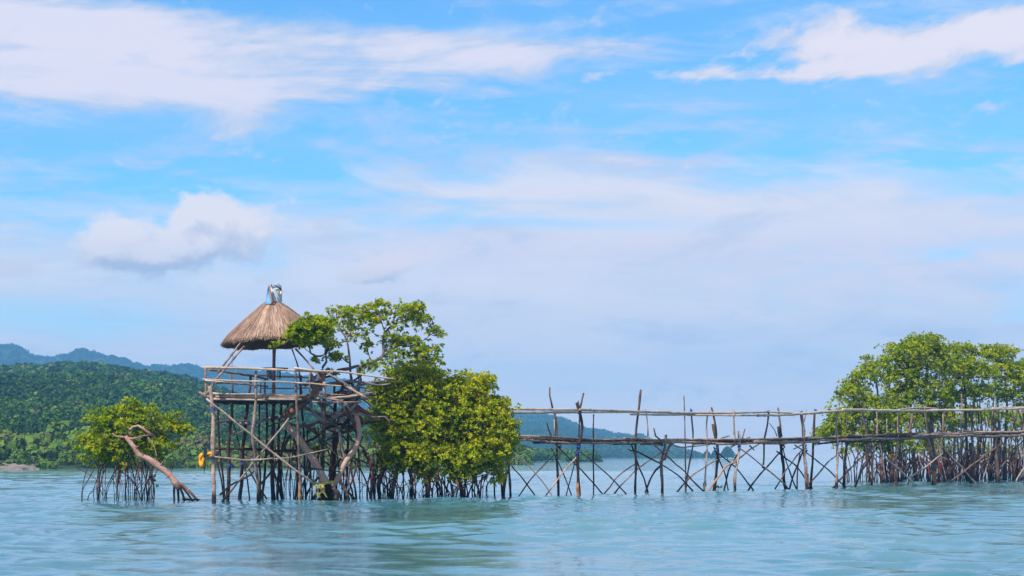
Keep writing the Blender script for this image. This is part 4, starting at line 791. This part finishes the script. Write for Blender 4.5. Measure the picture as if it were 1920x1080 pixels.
# ------------------------------------------------------------------ walkway
WX = [900, 940, 1085, 1190, 1285, 1378, 1473, 1567, 1680, 1752, 1870, 1960]; WD = [92.5, 93.5, 97, 103, 108, 111, 115.5, 120, 130, 136, 142, 146]
def wd(x): return float(np.interp(x, WX, WD))
def walkway():
    b = at(1200, HZ, wd(1200)); t = empty('bamboo_walkway', (b[0], wd(1200), 0), 'long rickety footbridge of poles with bamboo handrails on crossed stakes over the water', 'walkway')
    def S(name, pts, r0, r1=None, m='pole', jit=.4, tone=None, foot=False, dd=0., sides=7):
        mb = MB(); p = [at(x, y, (wd(x) if len(q) == 0 else q[0]) + dd) for x, y, *q in pts]
        if foot: p[-1] = np.array([p[-1][0], p[-1][1], -.35])
        k = p[0][1] / 100; stick(mb, p, r0 * k, (r0 if r1 is None else r1) * k, .3, jit, sides, tone); return mb.build(name, M[m], t)
    def tie(x, y, r=.08, dd=0, h=.14, m='bluerope'):
        mb = MB(); D = wd(x) + dd; c = at(x, y, D); a = np.linspace(0, 2 * math.pi, 12)
        for k in range(5):
            tl = rng.normal(0, .4); tube(mb, np.stack([np.cos(a) * r, np.sin(a) * r, (k / 5 - .5) * h + np.cos(a) * r * tl], 1) + c, .017, 5)
        e = c + [0, -r, 0]; stick(mb, [e, e + [.02, -.02, -.12], e + [rng.normal(0, .06), 0, -.25]], .01, .007, .05, .2, 5); mb.build('lashing', M[m], t)
    # uprights: (points top to water), radius (m at 100 m), material, foot in water, depth offset (0 front row, positive behind)
    def fl(x, dd=0): return HZ + CH * F / (wd(x) + dd)
    U = [([(950, 776), (954, 800), (953, 850), (958, 928)], .055, 'pole', 0), ([(926, 870), (927, 928)], .045, 'darkpole', 1), ([(951, 880), (946, 905), (941, 930)], .09, 'pole', 0), ([(938, 880), (942, 915)], .04, 'darkpole', 0),
         ([(1031, 726), (1031, 742), (1036, 765)], .05, 'pole', -.1), ([(1040, 772), (1043, 800), (1043, 840), (1045, 890), (1049, 928)], .065, 'darkpole', .8), ([(1039, 786), (1040, 818)], .03, 'pole', .8), ([(1025, 792), (1034, 818)], .035, 'pole', .2),
         ([(1081, 755), (1086, 775), (1091, 800), (1087, 828), (1083, 845), (1083, 880), (1086, 929)], .075, 'darkpole', 0), ([(1094, 737), (1090, 758), (1086, 768)], .045, 'darkpole', .05), ([(1084, 752), (1087, 772), (1085, 820)], .035, 'darkpole', .9),
         ([(1113, 777), (1112, 850), (1113, 927)], .035, 'darkpole', 1.2), ([(1202, 731), (1198, 760), (1194, 800), (1192, 850), (1191, 925)], .06, 'darkpole', 0), ([(1210, 767), (1214, 790), (1215, 818)], .035, 'pole', .5), ([(1226, 803), (1229, 818), (1242, 828)], .045, 'pole', 0),
         ([(1249, 816), (1247, 840), (1241, 862), (1242, 900), (1242, 925)], .075, 'pole', 0), ([(1282, 742), (1283, 770), (1285, 820), (1285, 880), (1286, 921)], .035, 'pole', .4), ([(1296, 768), (1299, 800), (1299, 835), (1292, 870), (1288, 895), (1285, 922)], .045, 'pole', 0), ([(1270, 826), (1254, 838), (1246, 862)], .06, 'pole', 0),
         ([(1328, 768), (1325, 800), (1326, 840), (1322, 890), (1320, 921)], .04, 'pole', 0), ([(1334, 764), (1340, 790), (1343, 818)], .05, 'darkpole', .6), ([(1337, 795), (1342, 820), (1346, 845), (1342, 890), (1340, 920)], .075, 'pole', .6), ([(1375, 767), (1376, 800), (1378, 830)], .045, 'pole', 0), ([(1386, 809), (1386, 840), (1380, 880), (1379, 920)], .07, 'pole', 0), ([(1397, 805), (1391, 825), (1385, 838)], .035, 'pole', 0),
         ([(1441, 770), (1438, 800), (1433, 830), (1431, 872)], .045, 'pole', 0), ([(1459, 764), (1462, 790), (1466, 819)], .045, 'pole', .5), ([(1460, 800), (1465, 840), (1469, 880), (1473, 918)], .075, 'darkpole', .5), ([(1442, 793), (1452, 806), (1457, 818)], .025, 'pole', .3),
         ([(1502, 774), (1505, 800), (1507, 830), (1510, 870), (1513, 917)], .085, 'pole', 0), ([(1512, 768), (1508, 790)], .03, 'pole', .2), ([(1528, 770), (1526, 810), (1524, 860), (1520, 915)], .06, 'darkpole', .6), ([(1500, 850), (1496, 880), (1495, 915)], .035, 'pole', .6),
         ([(1569, 769), (1569, 800), (1570, 850), (1567, 915)], .058, 'pole', 0), ([(1587, 828), (1585, 860), (1580, 912)], .07, 'darkpole', .5), ([(1617, 768), (1623, 800), (1629, 830), (1636, 870), (1634, 911)], .05, 'pole', 0), ([(1644, 772), (1645, 818)], .035, 'pole', .8), ([(1662, 786), (1663, 818)], .03, 'pole', 1), ([(1684, 770), (1684, 820), (1681, 860), (1681, 909)], .05, 'pole', 0),
         ([(1709, 775), (1706, 800), (1702, 815)], .07, 'pole', 1), ([(1734, 762), (1738, 800), (1741, 825), (1750, 860)], .055, 'pole', .1), ([(1742, 792), (1744, 820), (1751, 855), (1753, 907)], .095, 'pole', 0), ([(1803, 738), (1803, 780), (1801, 855)], .035, 'pole', .3), ([(1863, 765), (1861, 790), (1860, 812)], .045, 'pole', .2), ([(1866, 805), (1868, 850), (1872, 900)], .085, 'pole', 0), ([(1900, 800), (1906, 780), (1908, 768)], .04, 'pole', .4), ([(1919, 765), (1920, 800), (1921, 905)], .05, 'pole', .2),
         ([(1820, 830), (1822, 900)], .08, 'darkpole', 1.2), ([(1768, 776), (1768, 812)], .03, 'pole', 1), ([(1588, 772), (1588, 812)], .025, 'pole', 1)]
    for pts, r, m, dd in U:
        ft = pts[-1][1] > 895; S('post', pts, r * 1.0, r * 1.12, m, .5, None, ft, dd)
    for x, y, r in ((1752, 884, .10), (1513, 888, .082), (1569, 892, .06), (1320, 906, .045), (1285, 904, .05), (1679, 885, .055), (1084, 905, .08)):
        S('post_foot', [(x, y), (x + 1, fl(x))], r * 1.14, r * 1.2, 'orangepole', .25, None, True, -.01)
    # crossed stakes
    X = [((962, 846), (1045, 930), .035, 0, 'bamboo'), ((960, 874), (1014, 929), .04, .3, 'darkpole'), ((1040, 852), (962, 930), .04, .3, 'darkpole'), ((1080, 858), (1014, 930), .045, 0, 'trunk'), ((1048, 840), (1142, 924), .04, .6, 'darkpole'), ((1034, 840), (1077, 927), .035, .6, 'darkpole'), ((1080, 862), (1058, 927), .035, .6, 'darkpole'),
         ((1088, 847), (1185, 926), .04, 0, 'trunk'), ((1192, 870), (1124, 925), .04, 0, 'trunk'), ((1240, 848), (1140, 924), .04, .3, 'pole'), ((1178, 842), (1240, 870), .05, .4, 'darkpole'), ((1184, 834), (1220, 922), .045, .4, 'darkpole'), ((1240, 870), (1204, 923), .055, .4, 'darkpole'),
         ((1228, 836), (1330, 920), .045, 0, 'trunk'), ((1214, 856), (1310, 922), .045, .4, 'darkpole'), ((1345, 862), (1257, 922), .045, 0, 'pole'), ((1380, 862), (1322, 907), .05, 0, 'orangepole'), ((1345, 848), (1421, 917), .045, .6, 'darkpole'), ((1338, 838), (1368, 920), .04, .4, 'darkpole'), ((1382, 852), (1354, 920), .045, .5, 'darkpole'), ((1384, 838), (1490, 918), .045, 0, 'trunk'),
         ((1432, 826), (1376, 868), .045, 0, 'pole'), ((1472, 838), (1392, 918), .045, .5, 'darkpole'), ((1456, 846), (1529, 912), .045, .5, 'darkpole'), ((1468, 840), (1498, 916), .04, .3, 'darkpole'), ((1512, 834), (1446, 918), .04, 0, 'pole'), ((1506, 845), (1476, 918), .05, .3, 'darkpole'), ((1490, 834), (1596, 913), .04, 0, 'pole'), ((1582, 842), (1502, 914), .045, .3, 'pole'),
         ((1664, 816), (1552, 914), .05, 0, 'trunk'), ((1640, 845), (1598, 912), .055, .5, 'darkpole'), ((1638, 842), (1724, 907), .045, 0, 'bamboo'), ((1768, 848), (1704, 896), .045, 0, 'bamboo'), ((1750, 822), (1838, 904), .045, 0, 'bamboo'), ((1880, 830), (1784, 902), .045, 0, 'trunk'), ((1822, 838), (1772, 890), .04, .5, 'pole'), ((1875, 820), (1838, 880), .055, .5, 'darkpole'), ((1846, 860), (1876, 902), .045, .2, 'orangepole'), ((1925, 870), (1906, 902), .05, 0, 'bamboo'), ((1925, 822), (1876, 880), .045, .3, 'pole'), ((1705, 900), (1694, 908), .05, 0, 'orangepole')]
    for a, c, r, dd, m in X:
        mx, my = (a[0] + c[0]) / 2 + rng.normal(0, 2), (a[1] + c[1]) / 2 + rng.normal(0, 2)
        Da, Dc = wd(a[0]) + dd + rng.uniform(-.1, .1), wd(c[0]) + dd + rng.uniform(-.1, .1)
        S('brace', [(a[0], a[1], Da), (mx, my, (Da + Dc) / 2), (c[0], c[1], Dc)], r * .8, r, m, .7, None, c[1] > 902)
    S('brace', [(1750, 822), (1756, 850), (1776, 862)], .045, .035, 'bamboo', tone=.7)
    # deck: long poles, front and rear, and a bed of cross sticks
    DT_ = [(900, 815), (970, 819), (1040, 821), (1100, 823), (1160, 823), (1240, 824), (1300, 823), (1400, 824), (1470, 823), (1530, 820), (1590, 817), (1640, 815), (1700, 815), (1760, 813), (1820, 811), (1880, 811), (1960, 808)]
    dx, dyy = zip(*DT_)
    def dk(x): return float(np.interp(x, dx, dyy))
    for row, (dd, off, r, m) in enumerate([(0, 0, .055, 'deckwood'), (0, 6.5, .075, 'deckwood'), (.35, 1, .05, 'deckwood'), (.8, 2, .055, 'deckwood'), (1.2, 5, .065, 'darkpole'), (-.05, 11, .055, 'darkpole')]):
        x = 905 + row * 23
        while x < 1960:
            L_ = rng.uniform(90, 210); x2 = min(x + L_, 1975); n = 4; pts = [(q, dk(q) + off + rng.normal(0, 1.2)) for q in np.linspace(x, x2, n)]
            if not (row == 5 and rng.random() < .5): S('deck_pole', pts, r * rng.uniform(.85, 1.2), r * rng.uniform(.7, 1.0), m, .4, None, False, dd)
            x = x2 - rng.uniform(6, 26)
    mb = MB()
    for x in np.arange(908, 1970, 3.4):
        D = wd(x); p0 = at(x, dk(x) + 3.5 + rng.normal(0, .6), D - .12 + rng.normal(0, .05)); q = p0 + np.array([-.86 * 1.25, .51 * 1.25, 0]); q[2] = p0[2] + rng.normal(0, .02)
        stick(mb, [p0, q], rng.uniform(.025, .045), .03, .6, .2, 5)
    mb.build('deck_bed', M['darkpole'], t)
    for pts in ([(1240, 828), (1262, 834), (1280, 838), (1330, 834)], [(1212, 826), (1226, 834), (1245, 836)], [(1340, 828), (1355, 821), (1368, 817)], [(1371, 838), (1385, 832), (1400, 833)], [(1510, 822), (1530, 832), (1536, 832)], [(1395, 826), (1400, 822), (1406, 820)], [(1789, 800), (1796, 806), (1820, 809), (1860, 810)], [(1430, 827), (1450, 832), (1475, 832)], [(1505, 834), (1488, 842)], [(1406, 836), (1414, 844)]):
        S('loose_stick', pts, .045, .03, 'pole')
    for x in (1045, 1086, 1192, 1243, 1341, 1383, 1470, 1510, 1586, 1634, 1745, 1868):
        D = wd(x); p0 = at(x, dk(x) + 9, D - .2); mb = MB(); stick(mb, [p0, p0 + np.array([-1.2, .8, 0])], .055, .05, .4, .3, 6); mb.build('bearer', M['darkpole'], t)
    # handrail: overlapping bamboo culms
    HT = [([(938, 767), (1000, 767.5), (1060, 768), (1095, 769)], .048), ([(940, 773), (1000, 773.5), (1090, 773)], .048), ([(1085, 768), (1150, 770), (1200, 772), (1290, 775)], .05), ([(1090, 773.5), (1150, 773), (1185, 773), (1240, 774)], .035), ([(1182, 777), (1230, 778), (1290, 778)], .035), ([(1230, 772), (1300, 774.5), (1400, 773.5), (1440, 772)], .05), ([(1290, 778.5), (1360, 779), (1420, 779)], .035),
          ([(1420, 779), (1470, 778), (1530, 774), (1560, 772)], .05), ([(1437, 772), (1470, 773.5), (1500, 776)], .036), ([(1500, 776), (1560, 771.5), (1600, 769), (1625, 768.5)], .055), ([(1580, 768), (1640, 769.5), (1690, 770), (1740, 770)], .055), ([(1685, 768), (1720, 764.5), (1760, 766)], .032), ([(1735, 769.5), (1800, 769), (1860, 768), (1925, 765)], .05), ([(1840, 768), (1900, 766.5), (1960, 765)], .036), ([(1860, 765), (1900, 764), (1960, 762)], .036)]
    for pts, r in HT:
        o = S('handrail', pts, r * 1.35, r * 1.25, 'bamboo', .12, rng.uniform(.35, .75), False, -.08, 9)
    for x, y, r in ((1086, 772, .085), (1441, 772, .06), (1487, 776, .06), (1085, 836, .11), (1082, 848, .10), (1529, 769, .07), (1502, 773, .08), (1386, 835, .09), (1751, 852, .12), (1632, 842, .08), (1569, 770, .08), (1618, 769, .07), (1344, 840, .09), (954, 767, .08), (1510, 840, .10), (1296, 769, .06)): tie(x, y, r)
    for x, y in ((1431, 876), (1242, 862), (1322, 906), (1512, 845), (1049, 838), (1469, 835)): tie(x, y, .075, 0, .12, 'blacktie')
walkway()
# seedling poking out of the water beneath the walkway
t = empty('mangrove_seedling', tuple(at(1347, 920, wd(1347))), 'tiny dark mangrove seedling poking from the water under the walkway', 'plant')
mb = MB(); c = at(1347, 917, wd(1347)); stick(mb, [c - [0, 0, .3], c], .02, .015, .1, .3, 5); mb.build('stem', M['darkpole'], t)
mb = MB(); rosettes(mb, np.array([c, c + [-.1, 0, .05], c + [.1, 0, .03]]), np.array([[0, 0, 1.], [-.6, 0, 1], [.6, 0, 1]]), 5, .22, .1); mb.build('leaves', M['forest'], t, False)
